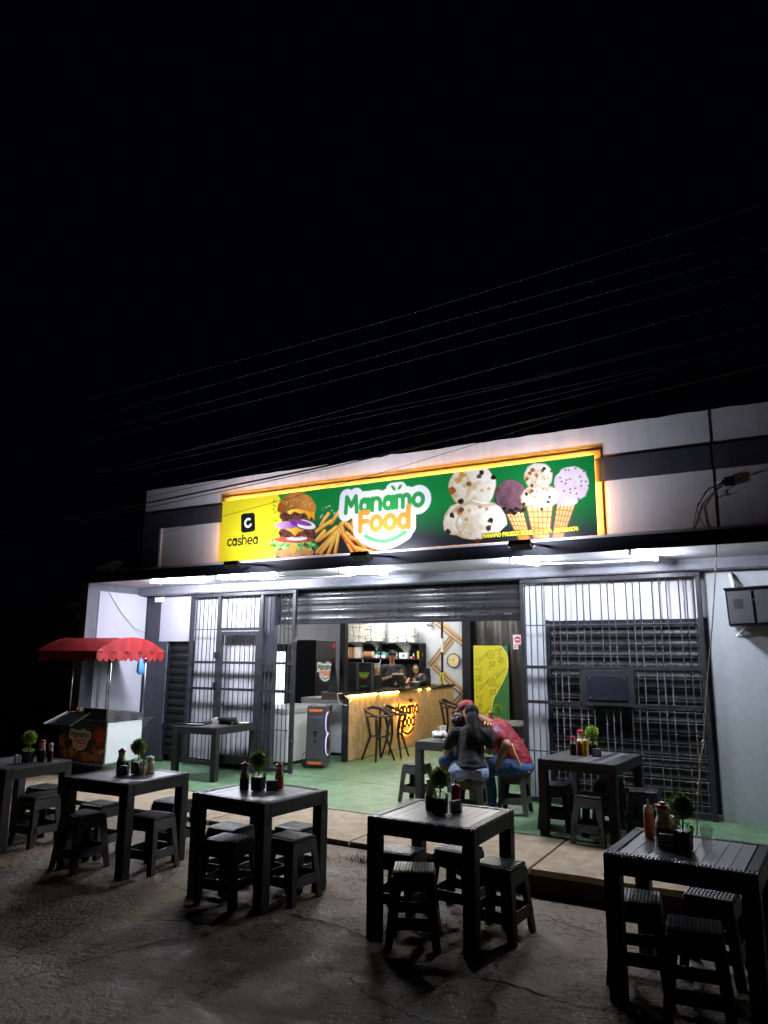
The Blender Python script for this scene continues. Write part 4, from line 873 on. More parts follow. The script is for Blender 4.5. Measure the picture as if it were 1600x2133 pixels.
put(bottle('sauce_bottle', 'bottle', 'red capped ketchup bottle right of the topiary on the left edge table', PINKJ, DARKRED, REDP, .215, .040, .5), -6.76, 5.0, ZT)
put(bottle('sauce_bottle', 'bottle', 'thin dark sauce bottle beside the ketchup on the left edge table', CREAM, BROWNS, PLWHITE, .185, .026, .55), -6.69, 5.05, ZT)
put(bottle('sauce_bottle', 'bottle', 'dark sauce bottle with red cap left of the maze napkin holder', CREAM, BROWNS, REDP, .215, .040, .50), -5.52, 4.92, ZT)
put(bottle('sauce_bottle', 'bottle', 'squat cream sauce jar behind the topiary on the second table', CREAM, CREAM, CREAM, .15, .045, .5), -5.31, 5.07, ZT)
put(bottle('sauce_bottle', 'bottle', 'tall dark sauce bottle with red cap on the left of the third table', PINKJ, BROWNS, REDP, .215, .038, .40), -4.02, 4.86, ZT)
put(bottle('sauce_bottle', 'bottle', 'pink and brown sauce bottle with red cap right of the topiary on the third table', PINKJ, ORANGES, REDP, .20, .036, .45), -3.83, 5.07, ZT)
put(bottle('sauce_bottle', 'bottle', 'tall brown sauce bottle with red cap on the middle table', CREAM, DARKRED, REDP, .225, .042, .45), -2.375, 4.92, ZT)
put(bottle('ketchup_bottle', 'bottle', 'red ketchup squeeze bottle right of the topiary on the middle table', REDP, REDP, REDP, .21, .034, .5, jug=False), -2.235, 5.03, ZT)
put(bottle('squeeze_bottle', 'bottle', 'orange squeeze bottle with white nozzle on the right edge table', CREAM, ORANGES, CREAM, .225, .030, .64, jug=False), -.90, 4.90, ZT)
put(bottle('sauce_jar', 'jar', 'pale jar with dark red cap behind the napkin holder on the right edge table', PINKJ, BROWNS, REDP, .235, .050, .42), -.795, 4.77, ZT)
put(bottle('sauce_jar', 'jar', 'small cream jar between the pale jar and topiary on the right edge table', CREAM, CREAM, CREAM, .16, .035, .5), -.74, 4.85, ZT)
put(bottle('sauce_bottle', 'bottle', 'dark brown sauce bottle with red cap, leftmost on the porch table', PINKJ, BROWNS, REDP, .20, .036, .60), -2.24, 8.16, ZP)
put(bottle('squeeze_bottle', 'bottle', 'orange sauce squeeze bottle between the brown and yellow ones on the porch table', CREAM, ORANGES, CREAM, .20, .030, .62, jug=False), -2.17, 8.17, ZP)
put(bottle('mustard_bottle', 'bottle', 'yellow mustard squeeze bottle on the porch table', MUSTARD, MUSTARD, CREAM, .21, .033, .5, jug=False), -2.105, 8.15, ZP)
put(bottle('sauce_jar', 'jar', 'tall pale jar with red lid behind the squeeze bottles on the porch table', PINKJ, PINKJ, REDP, .26, .046, .5), -2.19, 8.29, ZP)
put(bottle('ketchup_bottle', 'bottle', 'red ketchup bottle on the indoor table behind the red jersey', REDP, REDP, PINKJ, .20, .035, .5), -4.33, 11.1, ZP)
put(cup('clear glass mug of mustard right of the maze napkin holder', .10, MUSTARD, 'glass_mug'), -5.27, 4.95, ZT)
put(cup('clear plastic cup standing alone on the right edge table'), -.565, 4.80, ZT)
put(cup('tall clear cup of yellow drink on the family table', .17, MUSTARD), -4.04, 8.72, ZP)
# trays and takeaway boxes by the left gate
t = thing('serving_tray', 'black serving tray at the left end of the table by the left gate', 'tray', (-8.03, 8.48, ZP), .3)
MB().box(-.20, .20, -.14, .14, 0, .006).build('tray_base', BLACKP, t); MB().box(-.14, .14, -.09, .09, .0065, .008).build('tray_paper', PLGREY, t)
for a in ((-.20, .20, -.15, -.14), (-.20, .20, .14, .15), (-.21, -.20, -.15, .15), (.20, .21, -.15, .15)): MB().box(*a, 0, .022).build('tray_edge', BLACKP, t)
for k, (lb, rz) in enumerate((('lower black takeaway box in the stack by the left gate', .1), ('upper black takeaway box in the stack by the left gate', -.08))):
    t = thing('takeaway_box', lb, 'food box', (-7.66+k*.0, 8.83-k*.03, ZP+k*.052), rz, 'black takeaway boxes')
    MB().box(-.115, .115, -.09, .09, 0, .024, top=1.06).build('box_base', BLACKP, t, bevel=.004); MB().box(-.118, .118, -.093, .093, .025, .050, top=.92).build('box_lid', BLACKP, t, bevel=.004)
t = thing('cream_carton', 'small cream carton left of the black takeaway boxes', 'carton', (-7.86, 8.80, ZP), .2); MB().box(-.055, .055, -.05, .05, 0, .085, top=1.05).build('carton_body', CREAM, t, bevel=.004); MB().box(-.04, .04, -.03, .03, .086, .09).build('carton_lid', PAPER, t)
t = thing('foam_plate', 'white foam plate at the right end of the table by the left gate', 'plate', (-7.52, 9.02, ZP)); MB().lathe([(.05, 0), (.085, .016), (.09, .018), (.08, .014)], 16, cap=False).build('plate_rim', FOAM, t)

# ------------------------------------------------------------------ food cart
CX0, CX1, CY0, CY1 = -10.13, -9.09, 7.77, 8.47
ct = thing('food_cart', 'stainless food cart with a scalloped red canvas canopy and printed front', 'food cart', (-9.6, 8.1, 0))
S = Sheet(1.03, .62, .008, '1c1712'); S.C *= 1
S.C = np.array(srgb('3a2a20'))*(.5+.9*vnoise(S.U, S.V, 7, 5)[..., None])
def CT(p): return (.03+(p[0]-640)/190., .70-(p[1]-1030)/215.)
for cx, cyy, rx, ry, c in ((.90, .42, .13, .12, 'b04a2c'), (.92, .25, .14, .06, '8a3a24'), (.90, .20, .15, .05, 'd08a38'), (.62, .10, .2, .06, 'a0602c'), (.25, .14, .2, .09, 'c08a3a'), (.12, .30, .12, .10, 'a86a3a'), (.90, .10, .14, .06, '9a5a2a')): S.poly(ellp(cx, cyy, rx, ry), inkmix(c, '4a2a1c', 16, 3))
S.poly([(.1, .62), (.7, .62), (.62, .46), (.2, .44)], '1f4a2c'); paint_logo(S, .26, .37, .44, green='1f5a34', smile='8a2a20', orange='c04a30', white='d8d4c4')
o = S.build('printed_front', print_mat('cart print', .5), ct, Matrix.Translation((CX0+.005, CY0-.002, .17)) @ Matrix.Rotation(PI/2, 4, 'X')); o.location = -ct.location
rel(ct, MB().box(CX0, CX1-.002, CY0, CY1, .16, .80), 'cart_body', STEEL)
rel(ct, MB().box(CX1, CX1+.006, CY0+.02, CY1-.02, .19, .775), 'side_panel', PLWHITE); rel(ct, MB().box(CX1-.001, CX1+.012, CY0-.004, CY0+.018, .16, 1.0), 'corner_strip', STEEL)
rel(ct, MB().box(CX1-.01, CX1+.02, CY0, CY1+.2, .785, .80).add([(CX1, CY1+.001, .785), (CX1+.012, CY1+.001, .785), (CX1, CY1+.19, .785), (CX1, CY1+.001, .62)], [(0, 1, 2), (0, 2, 3), (1, 3, 2)]), 'side_shelf', STEEL)
rel(ct, MB().box(-9.62, CX1, CY0+.002, CY0+.012, .80, .97), 'splash_panel', BLACKP); rel(ct, MB().add([(CX1-.004, CY0, .80), (CX1-.004, CY1, .80), (CX1-.004, CY1, .88), (CX1-.004, CY0, .97), (CX1+.004, CY0, .80), (CX1+.004, CY1, .80), (CX1+.004, CY1, .88), (CX1+.004, CY0, .97)], [(0, 1, 2, 3), (7, 6, 5, 4), (0, 4, 5, 1), (1, 5, 6, 2), (2, 6, 7, 3), (3, 7, 4, 0)]), 'wind_guard', STEEL)
rel(ct, MB().add([(-10.02, 7.40, .74), (-9.42, 7.40, .74), (-9.46, 7.77, .90), (-9.98, 7.77, .90), (-10.02, 7.40, .725), (-9.42, 7.40, .725), (-9.46, 7.77, .885), (-9.98, 7.77, .885)], [(0, 1, 2, 3), (7, 6, 5, 4), (0, 4, 5, 1), (1, 5, 6, 2), (2, 6, 7, 3), (3, 7, 4, 0)]), 'tilted_tray', BLACKP)
rel(ct, MB().bar((-10.02, 7.40, .745), (-9.98, 7.77, .905), .022).bar((-9.42, 7.40, .745), (-9.46, 7.77, .905), .022), 'tray_rail', STEEL)
for x in (-9.95, CX1-.01):
    for y in (CY0+.01, CY1-.01): rel(ct, MB().tube([(x, y, .80), (x, y, 1.76)], .013, 8), 'canopy_pole', STEEL, smooth=True)
for x in (-10.0, -9.3):
    for y in (CY0+.1, CY1-.1):
        w_ = MB().lathe([(.02, -.02), (.075, -.018), (.08, 0), (.075, .018), (.02, .02)], 14).mesh('wheel', BLACKP); q = obj('wheel', w_, ct, Vector((x, y, .085))-ct.location, (PI/2, 0, 0))
# canvas canopy: curved roof, valance with scallops
def canopy():
    X0, X1, Y0, Y1 = -10.44, -9.06, 7.47, 8.79; m = MB(); n = 16; cols = 14; yc = (Y0+Y1)/2
    def zr(v): return 1.82+.215*(1-abs(2*v-1)**2.2)
    idx = []
    for i in range(cols+1):
        x = X0+(X1-X0)*i/cols; inset = 0
        for j in range(n+1): v = j/n; m.v.append((x, Y0+(Y1-Y0)*v, zr(v)-.007*math.sin(i*PI/cols*3)**2-.008*abs(math.sin(i*1.9+j*.8))*(1-abs(2*v-1))+random.uniform(-.004, .004)))
    for i in range(cols):
        for j in range(n): a = i*(n+1)+j; m.f.append((a, a+n+1, a+n+2, a+1))
    for x, sgn in ((X0, 1), (X1, -1)):     # gable ends
        o_ = len(m.v)
        for j in range(n+1): v = j/n; m.v.append((x, Y0+(Y1-Y0)*v, zr(v))); 
        for j in range(n+1): v = j/n; m.v.append((x+sgn*-.03*math.sin(j*2.1), Y0+(Y1-Y0)*v, 1.815))
        for j in range(n): m.f.append((o_+j, o_+j+1, o_+n+2+j, o_+n+1+j))
    return m, (X0, X1, Y0, Y1)
cm, (X0, X1, Y0, Y1) = canopy(); rel(ct, cm, 'canopy_roof', REDC, smooth=True)
def valance(pa, pb, ns):
    m = MB(); pa, pb = Vector(pa), Vector(pb); N = ns*8; nrm = (pb-pa).cross(Vector((0, 0, 1))).normalized()
    for i in range(N+1):
        t = i/N; p = pa.lerp(pb, t); s = abs(math.sin(PI*t*ns)); off = nrm*(.010*math.sin(t*ns*2.3))
        m.v += [tuple(p), tuple(p+off*.6+Vector((0, 0, -.075))), tuple(p+off+Vector((0, 0, -.105-.05*s)))]
    for i in range(N):
        for k in range(2): a = i*3+k; m.f.append((a, a+3, a+4, a+1))
    return m
for a, b, ns in (((X0, Y0, 1.822), (X1, Y0, 1.822), 12), ((X1, Y0, 1.822), (X1, Y1, 1.822), 11), ((X1, Y1, 1.822), (X0, Y1, 1.822), 12), ((X0, Y1, 1.822), (X0, Y0, 1.822), 11)): rel(ct, valance(a, b, ns), 'valance', REDC, smooth=True)
t = thing('plastic_bag', 'blue plastic bag hanging under the red cart canopy', 'bag', (-9.05, 8.30, 1.70)); m = MB()
prof = [(.020, .01), (.036, -.03), (.044, -.08), (.050, -.15), (.056, -.20), (.034, -.225)]
vs = []
for i, (r_, z) in enumerate(prof):
    for k in range(16): a = 2*PI*k/16; q = r_*(1+.28*math.sin(a*5+i*.4)*(.3+i*.14)); vs.append((q*math.cos(a)*.8, q*math.sin(a)*1.25+i*.006, z+.018*math.sin(a*3+1)*(i > 3)))
m.add(vs, [(i*16+k, i*16+(k+1) % 16, (i+1)*16+(k+1) % 16, (i+1)*16+k) for i in range(5) for k in range(16)]); m.build('bag_film', BLUEB, t, smooth=True); MB().tube([(0, 0, 0), (0, 0, .07)], .004, 5).build('bag_handle', BLUEB, t)
t = thing('condiment_tub', 'white tub of sauce bottles at the back of the cart tray', 'tub', (-9.80, 7.88, .80)); MB().box(-.17, .17, -.05, .09, 0, .012).box(-.17, .17, .08, .09, .012, .14).box(-.17, -.16, -.05, .08, .012, .10).build('tub_tray', PAPER, t)
for k, (dx, m_, lb) in enumerate(((-.09, ORANGES, 'orange squeeze bottle, leftmost in the cart tub'), (-.01, CREAM, 'cream squeeze bottle next to the orange one in the cart tub'), (.06, MUSTARD, 'yellowish squeeze bottle in the cart tub'), (.125, CREAM, 'pale squeeze bottle, rightmost in the cart tub'))):
    put(bottle('squeeze_bottle', 'bottle', lb, m_, m_, m_ if k == 0 else CREAM, .17-.01*k, .032, .5, jug=False), -9.80+dx, 7.88, .8125)
# ------------------------------------------------------------------ counter, its lit lettering and what stands on it
ca = R(2.45); cn = thing('bar_counter', 'long bar counter faced with thin oak slats under a brown top', 'counter', (-6.90, 11.04, .004), ca)
CL = 4.91
m = MB()
for i in range(104): y = .012+i*(CL-.02)/104; m.box(-.022, 0, y, y+.031, .012, 1.085)
tag(m.build('oak_slats', WOODS, cn), kind='stuff')
MB().box(-.10, -.023, 0, CL, 0, 1.10).build('counter_core', BROWNT, cn); MB().box(-.115, .0, -.035, -.001, 0, 1.10).build('end_panel', GRANITE, cn)
MB().box(-.50, .045, -.12, CL, 1.105, 1.150).build('counter_top', CTOP, cn, bevel=.006); MB().box(-.50, -.12, -.10, 0, 1.02, 1.104).build('end_bracket', CTOP, cn)
for a, b in ((-.06, 1.0), (1.16, 1.92)): MB().tube([(.018, a, 1.082), (.018, b, 1.082)], .018, 8).build('lit_tube', YELLOWL, cn)
for y in (2.95, 3.42): MB().lathe([(.03, 0), (.032, .018), (.02, .02)], 12, (.02, y, 1.082)).build('spot_lamp', YELLOWL, cn)
MB().tube([(-.02, -.05, 1.075), (-.07, -.12, 1.14), (-.16, -.13, 1.13), (-.14, -.10, .98), (-.02, -.045, .93), (.01, .1, 1.03)], .007, 6).build('white_flex', PLWHITE, cn, smooth=True)
def cut_letter(strokes, wd, cell, depth):
    """flat letter of a given thickness, grown round its strokes"""
    a = np.array([p for s in strokes for p in s]); x0, y0 = a.min(0)-wd; x1, y1 = a.max(0)+wd; nx_, ny_ = int((x1-x0)/cell)+2, int((y1-y0)/cell)+2
    U, V = np.meshgrid(x0+cell*np.arange(nx_), y0+cell*np.arange(ny_)); D = Sheet.dseg(U, V, strokes)-wd/2; m = MB(); ids = {}
    def vid(p, z):
        k = (round(p[0], 5), round(p[1], 5), z)
        if k not in ids: ids[k] = len(m.v); m.v.append(k)
        return ids[k]
    for j in range(ny_-1):
        for i in range(nx_-1):
            cs = [(i, j), (i+1, j), (i+1, j+1), (i, j+1)]; vals = [D[q[1], q[0]] for q in cs]
            if min(vals) >= 0: continue
            poly = []
            for k in range(4):
                a_, b_ = cs[k], cs[(k+1) % 4]; va, vb = vals[k], vals[(k+1) % 4]
                if va < 0: poly.append(((U[a_[1], a_[0]], V[a_[1], a_[0]]), False))
                if (va < 0) != (vb < 0): t = va/(va-vb); poly.append(((U[a_[1], a_[0]]+t*(U[b_[1], b_[0]]-U[a_[1], a_[0]]), V[a_[1], a_[0]]+t*(V[b_[1], b_[0]]-V[a_[1], a_[0]])), True))
            if len(poly) < 3: continue
            up = [vid(p, depth) for p, _ in poly]
            if len(set(up)) < 3: continue
            m.f.append(tuple(dict.fromkeys(up)))
            for k in range(len(poly)):
                (p, e), (q, g) = poly[k], poly[(k+1) % len(poly)]
                if e and g: m.f.append((vid(p, depth), vid(p, 0.), vid(q, 0.), vid(q, depth)))
    return m
lg = thing('lettering_sign', 'backlit shop name cut in dark letters on the slatted counter front', 'sign', (-6.90, 11.04, .004), ca)
up, lo, lv, sm, k_ = logo_strokes(1.74, .655, 1.12); TOY = Matrix(((0, 0, 1, .028), (1, 0, 0, 0), (0, 1, 0, 0), (0, 0, 0, 1)))
def stand(mesh_builder, name, m_):
    mesh_builder.v = [tuple(TOY @ Vector(p)) for p in mesh_builder.v]; return mesh_builder.build(name, m_, lg)
for g_ in up+lo: stand(cut_letter(g_, .042, .011, .012), 'letter', BROWNT)
for e in lv: stand(cut_letter([e], .016, .008, .012), 'leaf_mark', BROWNT)
stand(cut_letter(sm, .045, .011, .012), 'smile_mark', BROWNT)
m = MB()
for g_ in up+lo+[sm]:
    for s in g_:
        for a, b in zip(s[:-1], s[1:]):
            if math.hypot(b[0]-a[0], b[1]-a[1]) > .004: m.bar((.0262, a[0], a[1]), (.0262, b[0], b[1]), .014, .003, up=(1, 0, 0))
m.build('led_backlight', AMBER, lg)
def on_counter(y, x, z=0.): c, s = math.cos(ca), math.sin(ca); return (-6.90+x*c-y*s, 11.04+x*s+y*c, 1.156+z)
t = thing('counter_column', 'black speckled column rising from the near end of the counter', 'column', on_counter(.18, -.22)); MB().box(-.055, .055, -.055, .055, 0, 1.84).build('column_shaft', GRANITE, t, bevel=.006); MB().box(-.07, .07, -.07, .07, 0, .012).build('column_foot', BLACKB, t)
t = thing('counter_pole', 'thin dark pole at the far end of the counter with taped paper and yellow label', 'pole', on_counter(4.45, -.09)); MB().tube([(0, 0, 0), (0, 0, 1.84)], .026, 10).build('pole_shaft', BLACKB, t); MB().lathe([(.03, .72), (.032, .73), (.033, 1.0), (.031, 1.03)], 10).build('taped_paper', PAPER, t); MB().box(-.045, .045, -.034, -.030, .02, .26).build('yellow_label', YELLOWP, t); MB().box(-.012, .012, -.0365, -.0342, .06, .22).build('label_print', FACE, t)
def bag_thing(y, x, w, d, h, lab, logo=False, lean=0.):
    t = thing('delivery_bag', lab, 'bag', on_counter(y, x), .35); MB().box(-w/2, w/2, -d/2, d/2, 0, h, top=.93 if not lean else .35).build('bag_body', BLACKM, t, bevel=.012)
    MB().tube([(-w*.2, 0, h), (-w*.15, 0, h+.05), (w*.15, 0, h+.05), (w*.2, 0, h)], .008, 6).build('bag_strap', BLACKM, t)
    if logo:
        S = Sheet(w*.92, h*.8, .008, '17181b'); paint_logo(S, w*.08, h*.50, w*.74, green='53c02c', orange='e0c030', smile='d0b020', back=False, stroke=10); S.line([[(w*.25, .03), (w*.65, .03)]], .014, '53c02c')
        S.build('bag_print', print_mat('bag print', .7), t, Matrix.Translation((-w*.46, -d/2-.004, h*.08)) @ Matrix.Rotation(PI/2, 4, 'X'))
    return t
bag_thing(.62, -.30, .24, .26, .50, 'tall plain black insulated bag beside the counter column'); bag_thing(.98, -.22, .30, .26, .50, 'black insulated delivery bag printed with a green and yellow shop logo', True); bag_thing(.02, -.335, .17, .15, .52, 'black cloth bag tapering to a point, left of the counter column', lean=1)
t = thing('display_box', 'black box carrying iced drinks, left of the standing man', 'box', on_counter(1.5, -.35)); MB().box(-.16, .16, -.13, .13, 0, .26).build('box_body', BLACKP, t, bevel=.006); MB().box(-.10, .08, -.135, -.131, .06, .10).build('box_mark', PLGREY, t)
for k, (dx, lb) in enumerate(((-.09, 'iced orange drink with a straw, left of a pair on the black box'), (.08, 'iced orange drink with a straw, right of a pair on the black box'))):
    t = cup(lb, .20, JUICE, 'iced_drink'); p = on_counter(1.5, -.35+dx*.5); put(t, p[0]+dx, p[1], p[2]+.262); MB().tube([(0, 0, .02), (.05*(-1 if k == 0 else 1), 0, .27)], .006, 6).build('straw', PAPER, t)
    t.scale = (1.6, 1.6, 1.1)
t = thing('drinks_bucket', 'black bucket with a pale yellow rim and triangle between the two people behind the counter', 'bucket', on_counter(2.62, -.33)); MB().box(-.085, .085, -.085, .085, 0, .24, top=1.05).build('bucket_body', BLACKP, t, bevel=.006); MB().box(-.092, .092, -.092, .092, .241, .275).build('bucket_rim', CREAM, t); MB().add([(-.04, -.094, .04), (.04, -.094, .04), (0, -.097, .12), (-.04, -.088, .04), (.04, -.088, .04), (0, -.090, .12)], [(0, 1, 2), (5, 4, 3), (0, 3, 4, 1), (1, 4, 5, 2), (2, 5, 3, 0)]).build('bucket_mark', CREAM, t)
put(bottle('lotion_bottle', 'bottle', 'slim white bottle next to the bucket behind the counter', PLWHITE, PLWHITE, PLWHITE, .34, .035, .5, jug=False), *on_counter(2.85, -.42))
t = thing('crash_helmet', 'black motorcycle helmet resting on the counter in front of the seated woman', 'helmet', on_counter(3.45, -.14), .4); MB().ell((0, 0, .12), (.15, .17, .14), 18, 12).build('helmet_shell', BLACKS, t, smooth=True); MB().box(-.10, .10, -.172, -.12, .07, .13).build('visor', BLACKP, t, bevel=.015)
t = thing('steel_bowl', 'shiny steel bowl on the counter beside the helmet', 'bowl', on_counter(2.92, -.09)); MB().lathe([(.05, 0), (.10, .03), (.135, .09), (.14, .10), (.125, .09), (.08, .03)], 18, cap=False).build('bowl_wall', STEEL, t, smooth=True)
t = thing('monitor', 'black till monitor seen from behind at the far end of the counter', 'monitor', on_counter(4.0, -.24), -.35); MB().box(-.13, .05, -.012, .012, .05, .36).build('screen_back', BLACKP, t, bevel=.01); MB().box(-.03, .03, .013, .05, .01, .2).build('monitor_stand', BLACKP, t); MB().box(-.12, .12, -.08, .10, 0, .010).build('monitor_foot', BLACKP, t)

# ------------------------------------------------------------------ bar stools
def bar_stool():
    t = thing('bar_stool', '', 'bar stool'); q = [(-.17, -.15), (.17, -.15), (.17, .15), (-.17, .15)]
    for k, (x, y) in enumerate(q): MB().tube([(x*1.02, y*1.02, .74+(.10 if y > 0 else 0)), (x*.80, y*.75, .60), (x*.62, y*.6, .40), (x*1.25, y*1.25, .0)], [.027, .028, .025, .016], 8).build('leg', BARST, t, smooth=True)
    MB().tube([(-.17, -.15, .745), (0, -.17, .74), (.17, -.15, .745)], .017, 8).build('front_rail', BARST, t, smooth=True); MB().tube([(-.19, -.16, .745), (-.20, .02, .80), (-.17, .16, .86), (0, .20, .885), (.17, .16, .86), (.20, .02, .80), (.19, -.16, .745)], [.016, .024, .030, .032, .030, .024, .016], 8).build('back_rail', BARST, t, smooth=True)
    MB().box(-.16, .16, -.15, .13, .728, .748).build('seat', BARST, t, bevel=.006); MB().tube([(-.105, -.09, .40), (.105, -.09, .40)], .015, 8).build('footrest', BARST, t); MB().tube([(-.105, .09, .40), (.105, .09, .40)], .013, 8).build('footrest', BARST, t)
    return t
bs = bar_stool()
for x, y, rz, lb in ((-6.56, 11.48, 70, 'dark wooden bar stool nearest the loudspeaker end of the counter'), (-6.52, 12.02, 100, 'dark wooden bar stool in front of the glowing counter letters'), (-6.48, 14.35, 95, 'dark wooden bar stool alone at the far end of the counter')): place(bs, used, (x, y, .004), R(rz), lb, 'dark wooden bar stools at the counter')

# ------------------------------------------------------------------ freezers, fridge, cooler, loudspeaker
def freezer(lab, x0, x1, y0, y1, h):
    t = thing('chest_freezer', lab, 'freezer', ((x0+x1)/2, (y0+y1)/2, .004), group='white chest freezers'); W, D = x1-x0, y1-y0
    MB().box(-W/2, W/2, -D/2, D/2, .05, h-.09).build('freezer_body', PLWHITE, t, bevel=.012); MB().box(-W/2-.012, W/2+.012, -D/2-.012, D/2+.012, h-.086, h).build('freezer_lid', PLGREY, t, bevel=.012); MB().box(-W/2+.03, W/2-.03, -D/2+.03, D/2-.03, 0, .049).build('plinth', BLACKP, t)
    MB().box(W/2+.001, W/2+.005, D/2-.24, D/2-.14, h-.30, h-.19).build('control_panel', BLACKP, t)
    for k in range(5): MB().box(W/2+.001, W/2+.004, D/2-.12, D/2-.04, .12+k*.025, .132+k*.025).build('vent_slot', BLACKP, t)
    return t
freezer('white chest freezer behind the loudspeaker', -8.35, -7.50, 10.10, 11.42, .90); freezer('second white chest freezer, taller, beside the counter end', -8.3, -7.36, 11.60, 12.45, 1.0)
t = thing('fridge', 'tall black fridge with a shop logo sticker on its door', 'fridge', (-9.06, 13.08, .004)); MB().box(-.26, .25, -.385, .385, .04, 2.09).build('fridge_body', BLACKS, t, bevel=.01); MB().box(.252, .30, -.38, .38, .06, 1.66).build('fridge_door', BLACKS, t, bevel=.008); MB().box(.252, .30, -.38, .38, 1.675, 2.09).build('freezer_door', BLACKS, t, bevel=.008); MB().lathe([(.055, 0), (.055, .004)], 14).build('red_sticker', REDP, t, loc=(.301, .29, 1.98), rot=(0, PI/2, 0))
S = Sheet(.62, .52, .009, '17161a'); paint_logo(S, .02, .34, .57, green='2c5a3c', orange='e07a3a', smile='3c7a4c')
S.build('logo_sticker', print_mat('sticker print', .4), t, Matrix(((0, 0, 1, .304), (1, 0, 0, -.33), (0, 1, 0, 1.15), (0, 0, 0, 1))))
t = thing('display_cooler', 'glass fronted cooler shining white behind the left gate', 'cooler', (-9.065, 11.9, .004)); MB().box(-.285, .285, -.15, .10, .04, 1.99).build('cooler_body', BLACKP, t); MB().box(-.25, .25, -.1545, -.1515, .35, 1.84).build('glass_door', COOL, t)
for z in (.7, 1.05, 1.4): MB().box(-.25, .25, -.16, -.156, z, z+.018).build('shelf_edge', PLGREY, t)
MB().box(-.285, -.252, -.175, -.151, .3, 1.88).box(.252, .285, -.175, -.151, .3, 1.88).build('door_frame', BLACKP, t)
t = thing('party_loudspeaker', 'big grey party loudspeaker with orange handles and violet light rings', 'loudspeaker', (-7.0, 10.27, .004), .33); W, D, H = .33, .36, .98
MB().box(-W/2, W/2, -D/2, D/2, .03, H, top=.93).build('speaker_body', mat('speaker grey', (.045, .047, .055), .5, var=.1), t, bevel=.035); MB().box(-W/2+.02, W/2-.03, -D/2-.006, -D/2+.03, .14, H-.17).build('side_plate', mat('speaker side grey', (.060, .064, .074), .45), t, bevel=.02)
for z in (H-.085, .085): MB().box(-.115, .115, -.01, .012, -.022, .022).build('orange_handle', ORANGEP, t, loc=(0, -D/2+(.010 if z > .5 else -.006), z), bevel=.009)
m = MB(); ring = [(math.cos(a), math.sin(a)) for a in np.linspace(R(82), R(278), 20)]
MB().tube([(W/2+.001-.012*(.70+.165*s)*.5, .145*c, .70+.165*s) for c, s in ring], .007, 6, cap=False).build('light_ring', PURPLE, t, smooth=True); MB().tube([(W/2+.006-.012*(.36+.165*s)*.5, .145*c, .36+.165*s) for c, s in ring], .007, 6, cap=False).build('light_ring', PURPLE, t, smooth=True)
for z in (.70, .36): MB().lathe([(.125, 0), (.12, .006), (.05, -.004), (.002, .004)], 20).build('cone', BLACKP, t, loc=(W/2-.002, 0, z), rot=(0, PI/2, 0))
MB().add([(-.045, -D/2-.008, .58), (.045, -D/2-.008, .58), (0, -D/2-.008, .47), (-.045, -D/2-.004, .58), (.045, -D/2-.004, .58), (0, -D/2-.004, .47)], [(0, 1, 2), (0, 3, 4, 1), (1, 4, 5, 2), (2, 5, 3, 0)]).add([(-.03, -D/2-.008, .42), (0, -D/2-.008, .45), (.03, -D/2-.008, .42), (0, -D/2-.008, .38)], [(0, 1, 2, 3)]).build('speaker_mark', FACE, t, recalc=False)
MB().lathe([(.02, -.03), (.05, -.028), (.055, 0), (.05, .028), (.02, .03)], 14).build('wheel', BLACKP, t, loc=(-W/2-.03, -.06, .055), rot=(PI/2, 0, 0))
MB().tube([(-W/2, .05, .25), (-W/2-.08, .02, .20), (-W/2-.12, -.02, .01), (-W/2-.3, .05, .01)], .006, 6).build('power_cable', BLACKP, t, smooth=True)

# ------------------------------------------------------------------ back wall: shelves, foam bags, clock, zigzag, poster
t = thing('wall_shelf', 'black wall shelf unit behind the counter', 'shelf', (-9.02, 16.02, 1.0)); MB().box(-1.1, 1.08, .155, .175, 0, 1.09).build('back_panel', BLACKM, t)
for z in (.69, 1.06, .02): MB().box(-1.1, 1.08, -.16, .154, z, z+.028).build('shelf_board', BLACKB, t)
for x in (-1.1, -.02, 1.06): MB().box(x, x+.022, -.16, .154, .049, 1.059).build('upright', BLACKB, t)
SZ = 1.72
def shelf_item(name, lab, cat, x, z, build, rz=0.): t = thing(name, lab, cat, (x, 15.98, z), rz); build(t); return t
shelf_item('carton', 'orange printed food tin carton at the left end of the shelf', 'carton', -9.98, SZ, lambda t: (MB().box(-.10, .10, -.08, .08, 0, .27).build('carton_body', CYCARD, t), MB().box(-.08, .02, -.083, -.081, .08, .2).build('carton_label', PAPER, t)))
shelf_item('carton', 'white and orange carton second from the left on the shelf', 'carton', -9.74, SZ, lambda t: (MB().box(-.10, .10, -.08, .08, 0, .27).build('carton_body', FOAM, t), MB().box(-.10, -.04, -.083, -.081, 0, .27).build('carton_label', CYCARD, t)))
shelf_item('food_can', 'orange can lying on its side on the shelf', 'can', -9.42, SZ+.085, lambda t: (MB().tube([(-.13, 0, 0), (.13, 0, 0)], .085, 14).build('can_body', CYCARD, t), MB().tube([(.131, 0, 0), (.14, 0, 0)], .08, 14).build('can_lid', PAPER, t)))
shelf_item('folded_cloth', 'teal cloth heaped on the shelf left of the man in the cap', 'cloth', -9.05, SZ, lambda t: MB().ell((-.02, 0, .12), (.17, .09, .05), 12, 8).ell((.08, 0, .08), (.14, .09, .05), 12, 8).build('cloth_heap', GREENT, t, smooth=True))
shelf_item('paper_rolls', 'three white paper rolls below the teal cloth on the shelf', 'paper rolls', -9.05, SZ, lambda t: [MB().tube([(x, -.10, .048), (x, .06, .048)], .046, 12).build('paper_roll', PAPER, t) for x in (-.10, .005, .11)])
